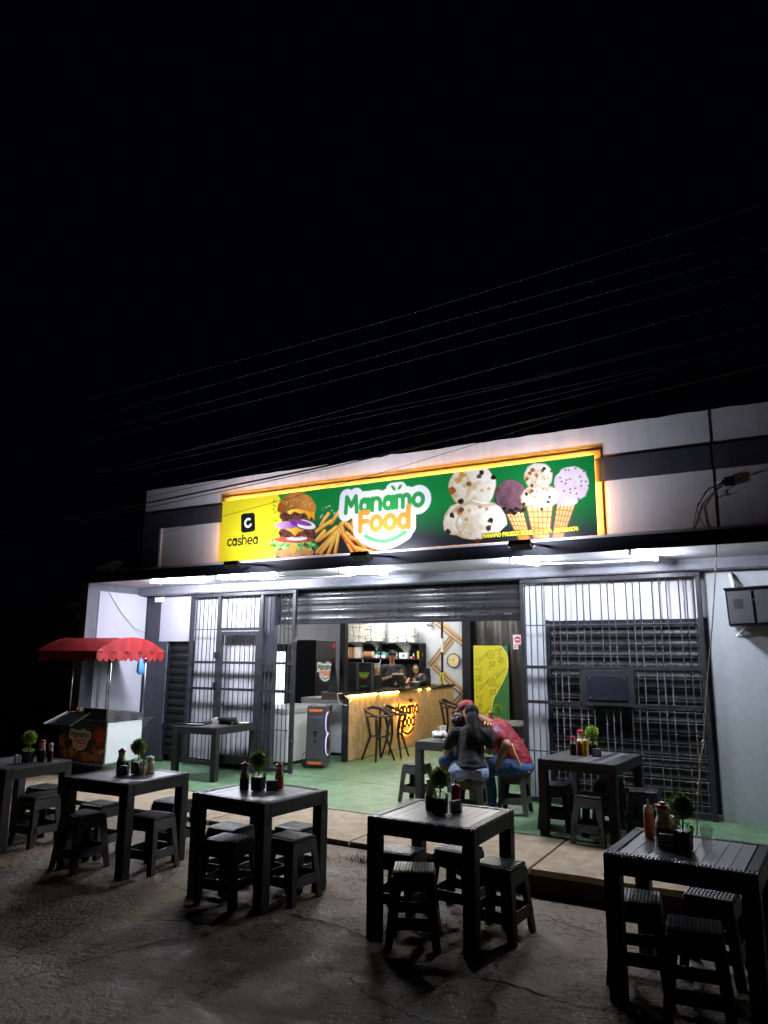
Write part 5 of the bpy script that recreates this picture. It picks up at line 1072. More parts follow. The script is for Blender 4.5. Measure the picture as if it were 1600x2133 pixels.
shelf_item('film_packet', 'clear packet of wrapped goods on the shelf behind the cap', 'packet', -8.72, SZ, lambda t: (MB().ell((0, 0, .09), (.15, .09, .09), 12, 8).build('packet_film', FILM, t, smooth=True), MB().box(-.09, .09, -.04, .04, .0, .10).build('packet_tray', PAPER, t)))
shelf_item('blue_packet', 'white and blue packet on the shelf right of the cap', 'packet', -8.42, SZ, lambda t: (MB().box(-.11, .11, -.06, .06, 0, .14).build('packet_body', PAPER, t), MB().box(-.04, .05, -.063, -.061, .04, .1).build('packet_label', BLUEB, t)))
shelf_item('small_jar', 'small glass jar alone on the middle of the right shelf', 'jar', -8.33+.16, SZ, lambda t: (MB().lathe([(.02, 0), (.02, .07), (.012, .08), (.012, .11)], 10).build('jar_glass', PAPER, t), MB().lathe([(.014, .111), (.014, .125)], 10).build('jar_lid', PLGREY, t)))
shelf_item('yellow_cup', 'yellow and white cup at the right end of the shelf', 'cup', -8.02, SZ, lambda t: (MB().lathe([(.04, 0), (.055, .18)], 12).build('cup_body', YELLOWP, t), MB().tube([(.05, 0, .05), (.09, 0, .07), (.09, 0, .14), (.05, 0, .15)], .008, 6).build('cup_handle', YELLOWP, t)))
shelf_item('pink_pot', 'little pink pot beside the yellow cup on the shelf', 'pot', -8.17, SZ, lambda t: (MB().ell((0, 0, .035), (.04, .04, .035), 10, 8).build('pot_body', REDP, t), MB().ell((-.06, 0, .025), (.025, .025, .025), 8, 6).build('pot_lid', PAPER, t)))
shelf_item('bottle_crate', 'row of pale cups lying in a rack on the lower left of the shelf', 'rack', -9.75, 1.42, lambda t: [MB().tube([(x, -.06, .05), (x, .05, .05)], .022, 8).build('rack_cup', PLGREY, t) for x in np.linspace(-.28, .22, 10)])
def foam_bag(lab, x, z, w, h, tip, seed):
    t = thing('foam_bag', lab, 'bag', (x, 15.92, z), 0, 'clear bags of foam boxes above the shelf'); r2 = random.Random(seed); n = int(h/.075)
    for c in range(3):
        for k in range(n):
            MB().box(-.5*w/3+.012, .5*w/3-.012, -.10, .10, 0, .066, top=.94).build('foam_box', FOAM, t, loc=((c-1)*w/3+r2.uniform(-.015, .015), r2.uniform(-.02, .02), k*.072), rot=(r2.uniform(-.05, .05), r2.uniform(-.16, .16), r2.uniform(-.2, .2)), bevel=.006)
    vs = []; NN = 24; prof = [(.02, -tip), (.22, -tip*.55), (.62, -.03), (.95, h*.2), (1.0, h*.6), (.85, h*.95), (.45, h*1.08), (.02, h*1.1)]
    for i, (q, zz) in enumerate(prof):
        for k in range(NN): a = 2*PI*k/NN; rr_ = q*(1+.07*math.sin(a*5+i*1.3+seed)+r2.uniform(-.03, .03)); vs.append((rr_*w*.62*math.cos(a)+(.12*w if i < 2 else 0), rr_*.17*math.sin(a), zz+.012*math.sin(a*4+i)))
    MB().add(vs, [(i*NN+k, i*NN+(k+1) % NN, (i+1)*NN+(k+1) % NN, (i+1)*NN+k) for i in range(len(prof)-1) for k in range(NN)]).build('bag_film', FILM, t, smooth=True)
foam_bag('clear bag of white foam boxes above the shelf, next to the column', -9.72, 2.12, .56, .52, .26, 1); foam_bag('clear bag of foam boxes slumped in the middle above the shelf', -9.22, 2.14, .50, .62, .24, 2); foam_bag('clear bag of foam boxes at the right end above the shelf, tied tip hanging', -8.42, 2.12, .68, .40, .36, 3)
t = thing('wall_clock', 'round wall clock with yellow centre partly behind the pole', 'clock', (-7.20, 16.17, 1.685)); RX = (PI/2, 0, 0)
MB().lathe([(.165, 0), (.17, .02), (.15, .028), (.148, .02)], 28, cap=False).build('clock_rim', BROWNT, t, rot=RX); MB().lathe([(.148, .0), (.148, .016)], 28).build('clock_dial', CREAM, t, rot=RX); MB().lathe([(.055, .0), (.055, .0175)], 18).build('clock_centre', YELLOWP, t, rot=RX)
for k in range(12): a = k*PI/6; MB().bar((.112*math.cos(a), -.0185, .112*math.sin(a)), (.132*math.cos(a), -.0185, .132*math.sin(a)), .009, .002, up=(0, 1, 0)).build('hour_mark', FACE, t)
for a, l in ((1.2, .07), (2.8, .10)): MB().bar((0, -.0205, 0), (l*math.cos(a), -.0205, l*math.sin(a)), .009, .002, up=(0, 1, 0)).build('clock_hand', FACE, t)
zz = thing('zigzag_trim', 'zigzag of parallel wooden strips on the back wall', 'wall decoration', (-7.3, 16.19, 1.8))
def ZP_(p): return Vector((-7.713+(p[0]-905)*.0125+7.3, 0, 2.582-(p[1]-1297)*.0115-1.8))
for (a, b, n) in (((903, 1290), (966, 1341), 4), ((941, 1330), (896, 1386), 4), ((904, 1387), (966, 1441), 4), ((966, 1441), (946, 1463), 4)):
    a, b = ZP_(a), ZP_(b); d = (b-a).normalized(); nrm = Vector((-d.z, 0, d.x))
    for k in range(n):
        off = nrm*(k-1.5)*.042; MB().bar(a+off+Vector((0, -.008-.0013*k, 0)), b+off+Vector((0, -.008-.0013*k, 0)), .018, .012, up=(0, 1, 0)).build('wood_strip', WOODT if k % 2 else BROWNT, zz)
        MB().bar(a+off+nrm*.021+Vector((0, -.0052-.0004*k, 0)), b+off+nrm*.021+Vector((0, -.0052-.0004*k, 0)), .021, .006, up=(0, 1, 0)).build('wood_strip', WOODT, zz)
for nm, lab, loc, rz in (('security_camera', 'white security camera on the back wall inside the room', (-7.80, 16.10, 2.53), 0.), ('security_camera', 'white bullet camera under the canopy beam beside the left white panel', (-9.83, 9.36, 2.73), -.5)):
    t = thing(nm, lab, 'camera', loc, rz); MB().tube([(0, .04, 0), (0, -.09, -.01)], .042, 12).build('camera_body', PLWHITE, t); MB().lathe([(.03, 0), (.024, .012)], 12).build('camera_lens', FACE, t, loc=(0, -.091, -.01), rot=(PI/2, 0, 0)); MB().box(-.03, .03, .03, .085, -.03, .05).build('camera_mount', PLWHITE, t)
def poster():
    S = Sheet(.84, 1.98, .0075, 'c8c22e'); rr = random.Random(4); S.C *= (1+.08*(vnoise(S.U, S.V, 5, 2)-.5))[..., None]
    edge = [(.66, 1.98), (.72, 1.92), (.79, 1.82), (.83, 1.68), (.83, 1.52), (.79, 1.36), (.70, 1.18), (.58, .98), (.47, .80), (.42, .62), (.41, .40), (.45, .2), (.5, 0)]
    def ink(L): S.line(L, .009, '4a5218')
    def guitar(x, y, s): ink([[(x+p[0]*s, y+p[1]*s) for p in [(0, 0), (.05, -.08), (.16, -.1), (.2, -.02), (.24, .06), (.32, .1), (.30, .2), (.22, .22), (.12, .18), (.04, .12), (0, 0)]], [(x+.28*s, y+.17*s), (x+.52*s, y+.38*s)], [(x+.32*s, y+.12*s), (x+.56*s, y+.33*s)], ellp(x+.2*s, y+.09*s, .04*s, .04*s, n=10)+[(x+.24*s, y+.09*s)], [(x+.52*s, y+.38*s), (x+.60*s, y+.44*s), (x+.62*s, y+.38*s), (x+.56*s, y+.33*s)]])
    def ball(x, y, s): ink([ellp(x, y, s, s, n=20)+[(x+s, y)], ellp(x, y, s*.4, s*.4, n=6)+[(x+s*.4, y)]]+[[(x+s*.4*math.cos(a), y+s*.4*math.sin(a)), (x+s*math.cos(a), y+s*math.sin(a))] for a in np.arange(6)*PI/3])
    def kite(x, y, s): ink([[(x, y), (x+s, y+s*.2), (x+s*1.1, y+s*1.1), (x-.1*s, y+.9*s), (x, y)], [(x, y), (x+s*1.1, y+s*1.1)], [(x+s, y+s*.2), (x-.1*s, y+.9*s)], [(x, y), (x-.3*s, y-.3*s), (x, y-.6*s)]])
    def leafs(x, y, s):
        for a in (40, 160, 290): ink([ellp(x+s*math.cos(R(a)), y+s*math.sin(R(a)), s*.7, s*.32, a, 14)+[(x+s*1.7*math.cos(R(a)), y+s*1.7*math.sin(R(a)))]])
    def drum(x, y, s): ink([ellp(x, y, s, s*.75, -30, 16)+[(x+s*.86, y-s*.5)]]+[[(x-s*.5+k*s*.25, y-s*.5), (x-s*.1+k*s*.25, y+s*.55)] for k in range(4)])
    for x0, y0, f in ((.04, 1.60, guitar), (.04, .98, guitar), (.46, 1.26, guitar), (.04, .36, guitar)): f(x0, y0, .5)
    for x0, y0 in ((.42, 1.78), (.42, 1.16), (.42, .53)): ball(x0, y0, .095)
    for x0, y0 in ((.14, 1.42), (.14, .80), (.14, .18), (.62, 1.86), (.60, 1.06)): leafs(x0, y0, .055)
    for x0, y0 in ((.40, 1.50), (.40, .88)): kite(x0, y0, .11)
    for x0, y0 in ((.12, 1.24), (.66, 1.66), (.12, .62)): drum(x0, y0, .085)
    S.poly(edge+[(.86, 0), (.86, 1.99)], '2e6a3a'); S.line([edge], .016, 'e6e08a')
    return S
t = thing('poster_panel', 'tall yellow and green poster panel with line drawings of guitars and footballs', 'poster', (-6.64, 16.06, .05)); poster().build('poster_print', print_mat('poster print', .4), t, Matrix.Translation((0, -.012, 0)) @ Matrix.Rotation(PI/2, 4, 'X')); MB().box(-.008, .848, -.010, .02, -.01, 1.988).build('poster_board', BLACKP, t)
S = Sheet(.125, .19, .004, 'd9c9c6'); S.poly(ellp(.062, .125, .042, .042), 'b03036'); S.line([[(.040, .125), (.084, .125)]], .016, 'f0e4e0'); S.line([[(.02, .058), (.105, .058)]], .012, 'b46a68'); S.line([[(.022, .030), (.103, .030)]], .026, 'b85a58'); S.line([s for g in word('NO PASE', .03, .024, .065, .009) for s in g], .004, 'e8d8d4')
t = thing('no_entry_sign', 'small white and red no entry sign hung beside the right gate', 'sign', (-3.335, 9.43, 1.88)); S.build('sign_print', print_mat('small sign print', .4), t, Matrix.Translation((0, -.0025, 0)) @ Matrix.Rotation(PI/2, 4, 'X')); MB().box(0, .125, 0, .004, 0, .19).build('sign_plate', PAPER, t); MB().box(.10, .16, .0045, .02, .05, .07).build('sign_clip', STEEL, t)
# ------------------------------------------------------------------ right: metal cabinet, rope, wall box; left: dish, neighbour
t = thing('metal_cabinet', 'dark grey two door metal cabinet with a slotted vent, high on the right wall', 'cabinet', (-.675, 9.0, 2.135), 0, rot=(0, R(-2.2), 0)); W, H, D = 1.25, .40, .32
MB().box(0, W, 0, D, 0, H).build('cabinet_body', BLACKB, t, bevel=.004); CG = mat('cabinet grey', (.075, .077, .085), .45, var=.12, vscale=3)
for x0, x1 in ((.02, .262), (.292, .545), (.575, .83)): MB().box(x0, x1, -.012, -.001, .02, H-.025).build('cabinet_door', CG, t, bevel=.003)
m = MB()
for r_ in range(7):
    for c in range(4): x = .075+c*.024+(.006 if r_ % 2 else 0); m.box(x, x+.015, -.0145, -.0125, .185+r_*.0155, .192+r_*.0155)
m.build('vent_slots', FACE, t); MB().ell((.277, -.016, .27), .009, 8, 6).build('lock', STEEL, t); MB().box(-.012, W, -.02, D, H+.001, H+.018).build('cabinet_lid', BLACKB, t)
MB().bar((.06, .30, -.01), (.12, .33, -.085), .014).bar((.15, .28, -.01), (.04, .34, -.10), .014).build('bracket', PLWHITE, t); MB().tube([(.085, .28, H+.0), (.075, .30, H+.10), (.055, .345, H+.215)], .024, 10).build('conduit_pipe', PLWHITE, t, smooth=True)
t = thing('knotted_rope', 'pale rope with knots hanging from the canopy edge at the right', 'rope', (-.66, 8.14, 2.93)); PTS = [(-.665, 2.93), (-.70, 2.60), (-.764, 2.12), (-.85, 1.55), (-.926, .971), (-.950, .85), (-.967, .764), (-.99, .62), (-1.013, .491), (-1.03, .30), (-1.057, .02)]
MB().tube([(x+.66, .004*math.sin(z*9), z-2.93) for x, z in PTS], .0065, 6).build('rope_strand', ROPE, t, smooth=True); MB().tube([(x+.66+.012*math.sin(z*14), -.01, z-2.93) for x, z in PTS[4:9]], .006, 6).build('rope_strand', ROPE, t, smooth=True)
for x, z in ((-.926, .971), (-.967, .764), (-1.0, .56), (-1.013, .47)): MB().ell((x+.66, 0, z-2.93), (.021, .018, .017), 8, 6).build('knot', ROPE, t)
tag(MB().tube([(-10.16, 8.52, 2.80), (-10.15, 8.8, 2.48), (-10.13, 9.1, 2.22), (-9.98, 9.37, 2.10), (-9.86, 9.39, 2.06)], .004, 5).build('wall_cable', BLACKP, smooth=True), 'thin cable slung down across the white end wall panel at the left', 'cable')
t = thing('junction_box', 'small dark junction box with loose wires on the parapet at the far right', 'junction box', (-.50, 8.32, 3.61)); MB().box(-.05, .05, -.055, -.031, -.05, .05).build('box_body', BLACKP, t, bevel=.005); MB().box(-.11, -.075, -.05, -.001, -.02, .02).build('wall_socket', PLWHITE, t)
for pts in ([(-.05, -.06, -.02), (-.2, -.05, -.05), (-.33, -.03, -.22), (-.38, -.02, -.42), (-.39, -.01, -.50)], [(-.06, -.06, 0), (-.24, -.05, -.09), (-.34, -.04, -.26), (-.30, -.03, -.42), (-.25, -.02, -.50)], [(-.05, -.07, -.04), (-.12, -.07, -.08), (-.16, -.05, -.12), (-.12, -.04, -.16), (-.04, -.04, -.14)], [(.05, -.06, 0), (.15, -.05, .03), (.3, -.04, .08)]): MB().tube(pts, .005, 5).build('loose_wire', BLACKP, t, smooth=True)
t = thing('flat_antenna', 'flat white panel antenna lying tilted on the canopy roof at the far left', 'antenna', (-10.0, 8.42, 3.20), 0, rot=(R(-14), R(-16), R(6))); MB().box(-.24, .24, -.16, .16, -.012, .012).build('panel', PLGREY, t, bevel=.006); MB().tube([(0, 0, -.012), (-.02, 0, -.10)], .018, 8).build('antenna_foot', PLWHITE, t); MB().box(-.06, .02, -.05, .05, -.125, -.101).build('foot_plate', PLWHITE, t)
t = thing('neighbour_house', 'unlit neighbouring house with low eaves at the left edge', 'house', (-15, 10.2, -.2)); MB().box(-9, 2.9, 0, 6, 0, 2.85).build('wall', BRICKD, t); MB().box(-9.2, 3.05, -.5, 6.2, 2.86, 2.98).build('roof', MIDG, t); MB().box(2.3, 3.0, -.52, -.501, 2.87, 2.97).build('eave_lit_tone', PANELWHITE, t); MB().box(2.45, 3.0, -.48, -.02, 2.66, 2.80).build('pink_lit_tone', PINKJ, t)  # pale eave piece and pink block: light on the eaves put into colour
for x in (1.2, 2.2, 2.75): MB().box(x-.07, x+.07, -.45, -.33, 0, 2.85).build('porch_post', MIDG, t)
MB().box(-1.5, -.4, -.03, -.001, 0, 2.1).build('door', BLACKB, t)
# ------------------------------------------------------------------ overhead wires and the far mast
WR = [[(-8.156, 5.617), (-5.006, 5.637), (-3.291, 5.69), (-1.684, 5.797)], [(-8.939, 5.279), (-4.999, 5.424), (-2.587, 5.52)], [(-9.121, 5.027), (-4.992, 5.207), (-1.938, 5.363)], [(-9.211, 4.889), (-4.987, 5.043), (-1.448, 5.208)], [(-7.843, 4.453), (-4.973, 4.625), (-1.019, 4.955)], [(-7.845, 4.467), (-4.972, 4.588), (-2.326, 4.604), (-1.234, 4.671)], [(-7.836, 4.382), (-4.969, 4.495), (-2.326, 4.588), (-1.235, 4.661)],
      [(-8.807, 4.211), (-4.964, 4.33), (-1.284, 4.506)], [(-7.705, 4.008), (-4.959, 4.172), (-1.652, 4.434)], [(-7.697, 3.919), (-4.956, 4.082), (-1.249, 4.405)], [(-9.819, 3.722), (-7.762, 3.83), (-6.429, 3.9), (-4.608, 3.997), (-1.06, 4.283)], [(-7.682, 3.768), (-4.608, 3.973), (-1.061, 4.269)], [(-7.733, 3.349), (-3.855, 3.836), (-2.622, 4.038), (-1.059, 4.298)]]
WL = ['highest overhead wire, far above the parapet', 'second highest overhead wire above the parapet', 'third overhead wire from the top', 'fourth overhead wire from the top', 'overhead wire rising steeply to the right from the bundle over the sign', 'overhead wire nearly level at the right, upper of a close pair', 'overhead wire nearly level at the right, lower of a close pair', 'single overhead wire a hand above the parapet line', 'thin overhead wire just above the roof line', 'thin overhead wire brushing the top of the parapet', 'thickest black cable crossing the parapet above the sign', 'thin cable running along the thick black cable', 'lowest thin wire, crossing the face of the sign']
for i, (pts, lb) in enumerate(zip(WR, WL)):
    r_ = (.0035, .0035, .0035, .0035, .0045, .0032, .0035, .0035, .0035, .0035, .013, .006, .003)[i]; (xa, za), (xb_, zb) = pts[0], pts[-1]; (xc, zc), (xd, zd) = pts[1], pts[-2]
    ext = [(xa-14, za+(za-zc)/(xa-xc)*-14*.9)]+pts+[(xb_+14, zb+(zb-zd)/(xb_-xd)*14)]; X = np.array([p[0] for p in ext]); Z = np.array([p[1] for p in ext]); xs_ = np.linspace(X[0], X[-1], 40)
    cf = np.polyfit(X, Z, 2); zz_ = np.interp(xs_, X, Z)*.75+np.polyval(cf, xs_)*.25
    tag(MB().tube([(x, 7.0, z) for x, z in zip(xs_, zz_)], r_, 5).build('overhead_wire', WIRE if i in (10, 11) else WIRET, smooth=True), lb, 'wire', 'overhead wires')
t = thing('lattice_mast', 'thin lattice radio mast barely visible in the dark sky behind the roof', 'mast', (-39.4, 60, 0)); H = 29
for k in range(3):
    a = k*2*PI/3; MB().tube([(1.3*math.cos(a), 1.3*math.sin(a), 0), (.5*math.cos(a), .5*math.sin(a), H)], .06, 5).build('mast_leg', HEMP, t)
m = MB()
for i in range(22):
    for k in range(3):
        a, b = k*2*PI/3, (k+1)*2*PI/3; za, zb = H*i/22, H*(i+1)/22; ra, rb = 1.3-.8*i/22, 1.3-.8*(i+1)/22; m.bar((ra*math.cos(a), ra*math.sin(a), za), (rb*math.cos(b), rb*math.sin(b), zb), .05)
m.build('mast_bracing', HEMP, t)
# ------------------------------------------------------------------ people
class Fr:
    def __init__(s, o, ang):
        s.o = Vector(o); s.s = Vector((math.cos(ang), math.sin(ang), 0)); s.d = Vector((-math.sin(ang), math.cos(ang), 0))
    def __call__(s, p): return s.o+s.s*p[0]+s.d*p[1]+Vector((0, 0, p[2]))
    def rot(s): return Matrix((s.s, s.d, (0, 0, 1))).transposed()
def chain(mb, F, pts):
    """joints (s, d, z, radius) joined by tapering limbs"""
    for a, b in zip(pts[:-1], pts[1:]): mb.capsule(F(a), F(b), a[3], b[3])
def hand(mb, F, wr, di, side, r_=.028, curl=.35):
    """palm, four unequal fingers and a thumb; di: direction the hand points (frame), side: direction of the thumb"""
    w = F(wr); d = (F.rot() @ Vector(di)).normalized(); sd = (F.rot() @ Vector(side)); sd = (sd-d*sd.dot(d)).normalized(); nn = d.cross(sd)
    mb.capsule(w, w+d*.065, r_*.9, r_); mb.capsule(w+d*.05+sd*.02, w+d*.075+sd*.022, r_*.7, r_*.6); mb.capsule(w+d*.05-sd*.02, w+d*.075-sd*.022, r_*.7, r_*.6)
    for k, l in enumerate((.070, .080, .075, .058)):
        b = w+d*.078+sd*(.027-.018*k); m_ = b+d*l*.5+nn*curl*.02; e = m_+d*l*.5*(1-curl)+nn*curl*l*.6; mb.capsule(b, m_, .0095, .009, 8); mb.capsule(m_, e, .009, .0075, 8)
    b = w+d*.022+sd*.026; mb.capsule(b, b+d*.03+sd*.026, .011, .010, 8); mb.capsule(b+d*.03+sd*.026, b+d*.062+sd*.030+nn*.012, .010, .008, 8)
def head(mb, F, c, fwd, k=1.):
    """skull, jaw, nose, ears; c centre (frame), fwd facing (frame)"""
    f = (F.rot() @ Vector(fwd)).normalized(); r_ = f.cross(Vector((0, 0, 1))).normalized(); u = r_.cross(f); C_ = F(c); M3 = Matrix((r_, f, u)).transposed()
    mb.ell(C_+u*.025*k, (.076*k, .093*k, .092*k), 16, 12, M3); mb.ell(C_+f*.020*k-u*.045*k, (.060*k, .068*k, .070*k), 14, 10, M3); mb.ell(C_+f*.093*k-u*.018*k, (.013*k, .018*k, .022*k), 8, 6, M3)
    for s in (-1, 1): mb.ell(C_+r_*s*.079*k-u*.012*k-f*.008*k, (.010*k, .02*k, .03*k), 8, 6, M3)
    return C_, f, r_, u
def face(par, C_, f, r_, u, k=1., lip=LIP):
    for s in (-1, 1):
        MB().ell(C_+f*.083*k+r_*s*.032*k+u*.008*k, (.012*k, .010*k, .007*k), 8, 6).build('eye', FACE, par); MB().bar(C_+f*.090*k+r_*s*.018*k+u*.029*k, C_+f*.082*k+r_*s*.048*k+u*.028*k, .006*k).build('eyebrow', HAIR, par)
    MB().bar(C_+f*.088*k-r_*.022*k-u*.062*k, C_+f*.088*k+r_*.022*k-u*.062*k, .012*k, .009*k).build('mouth', lip, par)
def person(name, lab, loc):
    t = thing(name, lab, 'person', (0, 0, 0)); return t
def finish(t, loc):
    """move the origin of the person to where they sit or stand"""
    v = Vector(loc); t.location = v
    for c in kids(t):
        c.location = c.location-v

# woman on the near stool, seen from behind
t = person('person', 'woman with long dark hair in black shirt and pale jeans, seen from behind', None); F = Fr((-3.35, 7.98, 0), R(22.7)); b = MB()
chain(b, F, [(0, .02, .57, .13), (-.01, .09, .72, .115), (-.01, .14, .86, .125)]); chain(b, F, [(-.155, .16, .915, .06), (.155, .15, .92, .06)]); chain(b, F, [(0, .16, .93, .055), (0, .19, 1.05, .048)])
chain(b, F, [(-.17, .16, .91, .05), (-.285, .15, .70, .042), (-.235, .44, .765, .027)]); chain(b, F, [(.17, .15, .915, .05), (.215, .27, .70, .042), (.03, .47, .775, .027)])
hand(b, F, (-.235, .44, .765), (.35, .9, .1), (1, -.3, .2)); hand(b, F, (.03, .47, .775), (-.7, .7, .05), (0, .5, .8))
for s, kx in ((-1, -.17), (1, .13)): chain(b, F, [(s*.10-.02, .02, .51, .10), (kx, .44, .53, .065), (kx-.02, .42, .12, .04)]); chain(b, F, [(kx-.02, .40, .055, .04), (kx-.02, .56, .045, .032)])
C_, f, r_, u = head(b, F, (.0, .21, 1.10), (-.8, .8, -.30)); flesh('skin', b, SKIN, t); face(t, C_, f, r_, u)
b = MB(); chain(b, F, [(0, .005, .565, .160), (0, .06, .68, .150), (-.005, .11, .80, .155), (-.005, .135, .87, .148)]); b.ell(F((-.005, .0, .575)), (.185, .16, .06), 16, 10, F.rot()); chain(b, F, [(-.155, .15, .905, .078), (.155, .145, .91, .078)]); chain(b, F, [(-.175, .155, .905, .078), (-.262, .15, .775, .066)]); chain(b, F, [(.175, .15, .91, .078), (.215, .22, .79, .066)]); flesh('shirt', b, TEEB, t, it=3, wr=.005)
b = MB()
b.ell(F((-.03, .01, .52)), (.225, .165, .105), 18, 10, F.rot())
for s in (-1, 1): b.ell(F((s*.105-.035, -.03, .495)), (.130, .150, .095), 16, 10, F.rot())
for s, kx in ((-1, -.17), (1, .13)): chain(b, F, [(s*.105-.03, .05, .51, .115), (kx, .44, .53, .082), (kx-.02, .42, .15, .058)])
flesh('jeans', b, DENIM, t, it=4, wr=.004)
for s in (-1, 1): MB().box(-.042, .042, -.002, .002, -.04, .035).build('jeans_pocket', DENIM, t, loc=F((s*.10-.035, -.180, .515)), rot=(R(-8), 0, R(22.7-s*14)))
b = MB(); M3 = Matrix((r_, f, u)).transposed(); b.ell(C_+u*.038-f*.026, (.081, .094, .095), 18, 12, M3); chain(b, F, [(.02, .13, 1.08, .078), (.04, .045, .98, .058), (.07, -.025, .88, .048), (.095, -.04, .79, .032), (.105, -.04, .72, .012)]); chain(b, F, [(.05, .12, 1.04, .045), (.10, .02, .93, .036), (.135, .0, .82, .014)]); flesh('hair', b, HAIR, t, voxel=.010, it=3)
m = MB(); r2 = random.Random(1)
for k in range(46): q = r2.uniform(-.07, .11); m.tube([F((q*.5, .09+abs(q)*.2, 1.06)), F((q*.8+.03, -.008, .98)), F((q*.85+.055, -.070+abs(q)*.3, .88)), F((q*.95+.075+r2.uniform(-.03, .03), -.068+abs(q-.05)*.4, r2.uniform(.66, .80)))], [.004, .006, .006, .002], 5)
m.build('hair_strands', HAIR, t, smooth=True)
for s in (-1, 1): MB().box(-.04, .04, -.09, .13, -.035, .025).build('shoe', BLACKP, t, loc=F(((-.19 if s < 0 else .11), .47, .04)), rot=(0, 0, R(22.7)), bevel=.015)
finish(t, F((0, 0, .004)))

# man in the red jersey, leaning over the table
t = person('person', 'seated man in a maroon jersey with gold stripes, maroon cap and blue jeans', None); F = Fr((-3.04, 8.58, 0), R(0)); b = MB()
P = lambda x, y, z, r__: (x+3.04, y-8.58, z, r__)
chain(b, F, [P(-3.03, 8.58, .57, .14), P(-3.13, 8.57, .74, .135), P(-3.24, 8.56, .90, .14)]); chain(b, F, [P(-3.22, 8.42, .945, .065), P(-3.32, 8.72, .95, .065)]); chain(b, F, [P(-3.30, 8.55, .97, .06), P(-3.47, 8.50, 1.06, .056)])
chain(b, F, [P(-3.20, 8.40, .94, .064), P(-3.045, 8.30, .79, .055), P(-3.15, 8.34, .60, .040)]); hand(b, F, P(-3.15, 8.34, .60, 0)[:3], (-.35, .05, -.6), (-.6, .6, .2), .030); chain(b, F, [P(-3.33, 8.74, .94, .056), P(-3.50, 8.80, .80, .047), P(-3.72, 8.72, .785, .033)]); hand(b, F, P(-3.72, 8.72, .785, 0)[:3], (-1, -.2, 0), (0, -1, .3), .030)
for hy, ky, kx in ((8.48, 8.42, -3.36), (8.68, 8.72, -3.46)): chain(b, F, [P(-3.02, hy, .53, .10), P(kx, ky, .50, .07), P(kx+.06, ky+.01, .12, .042)]); chain(b, F, [P(kx+.07, ky+.01, .055, .042), P(kx-.10, ky+.0, .048, .036)])
C_, f, r_, u = head(b, F, P(-3.60, 8.47, 1.135, 0)[:3], (-1, -.12, -.45), 1.05); flesh('skin', b, SKIN2, t); face(t, C_, f, r_, u)
b = MB(); chain(b, F, [P(-3.01, 8.58, .53, .178), P(-3.06, 8.58, .65, .175), P(-3.14, 8.57, .77, .168), P(-3.235, 8.56, .90, .163)]); chain(b, F, [P(-3.22, 8.42, .93, .088), P(-3.33, 8.72, .94, .088)]); chain(b, F, [P(-3.20, 8.40, .93, .088), P(-3.10, 8.335, .845, .078)]); chain(b, F, [P(-3.33, 8.74, .93, .088), P(-3.43, 8.79, .85, .075)]); jr = flesh('jersey', b, MAROON, t, it=3, wr=.006)
for k in range(3): a_ = Vector((-3.335+.035*k, 8.345+.004*k, 1.0-.004*k)); MB().tube([a_+Vector((-.02, .10, .012)), a_+Vector((0, .03, .018)), a_+Vector((.015, -.015, -.005))], .0085, 6).build('gold_stripe', GOLDC, t, smooth=True)
MB().lathe([(.033, 0), (.033, .006)], 14).build('sleeve_badge', LAV, t, loc=(-3.165, 8.297, .955), rot=(R(62), 0, R(20))); MB().tube([(-3.02, 8.395, .80), (-2.985, 8.398, .70), (-2.935, 8.41, .58), (-2.90, 8.44, .50)], .010, 6).build('side_piping', GOLDC, t, smooth=True); MB().tube([(-3.05, 8.388, .50), (-2.93, 8.42, .49), (-2.85, 8.52, .48)], .012, 6).build('hem_trim', GOLDC, t, smooth=True)
b = MB(); b.ell((-3.0, 8.58, .52), (.175, .205, .115), 16, 10)
for hy, ky, kx in ((8.48, 8.42, -3.36), (8.68, 8.72, -3.46)): chain(b, F, [P(-3.02, hy, .53, .118), P(kx, ky, .50, .086), P(kx+.06, ky+.01, .12, .064)])
flesh('jeans', b, DENIM2, t, it=4, wr=.005)
M3 = Matrix((r_, f, u)).transposed(); b = MB(); b.ell(C_+u*.052-f*.006, (.091, .107, .076), 18, 12, M3); flesh('cap', b, MAROON, t, voxel=.01, it=3); MB().ell(C_+f*.135+u*.052, (.068, .075, .010), 16, 8, M3).build('cap_brim', MAROON, t, smooth=True); b = MB(); b.ell(C_-f*.035+u*.0, (.080, .07, .065), 14, 10, M3); flesh('hair', b, HAIR, t, voxel=.01, it=2)
for x, y in ((-3.36, 8.42), (-3.46, 8.72)): MB().box(-.14, .10, -.042, .042, -.035, .03).build('shoe', PAPER, t, loc=(x+.04, y+.01, .04), bevel=.015)
finish(t, (-3.04, 8.58, .004))

# child on the woman's knee
t = person('person', 'small curly haired child on the lap of the woman in black, half hidden', None); F = Fr((-3.62, 8.20, 0), R(60)); b = MB()
W_ = lambda x, y, z, r__: (*(F.rot().transposed() @ (Vector((x, y, z))-F.o)), r__)
chain(b, F, [W_(-3.60, 8.20, .64, .085), W_(-3.60, 8.20, .82, .085)]); chain(b, F, [W_(-3.60, 8.20, .84, .05), W_(-3.60, 8.19, .91, .038)]); chain(b, F, [W_(-3.67, 8.16, .83, .038), W_(-3.745, 8.20, .72, .032), W_(-3.80, 8.36, .775, .022)]); chain(b, F, [W_(-3.55, 8.26, .83, .038), W_(-3.62, 8.36, .75, .032), W_(-3.74, 8.42, .79, .022)])
hand(b, F, W_(-3.80, 8.36, .775, 0)[:3], (0, 1, .2), (1, 0, .2), .020, .5); hand(b, F, W_(-3.74, 8.42, .79, 0)[:3], (-.2, 1, 0), (1, 0, .3), .020, .5)
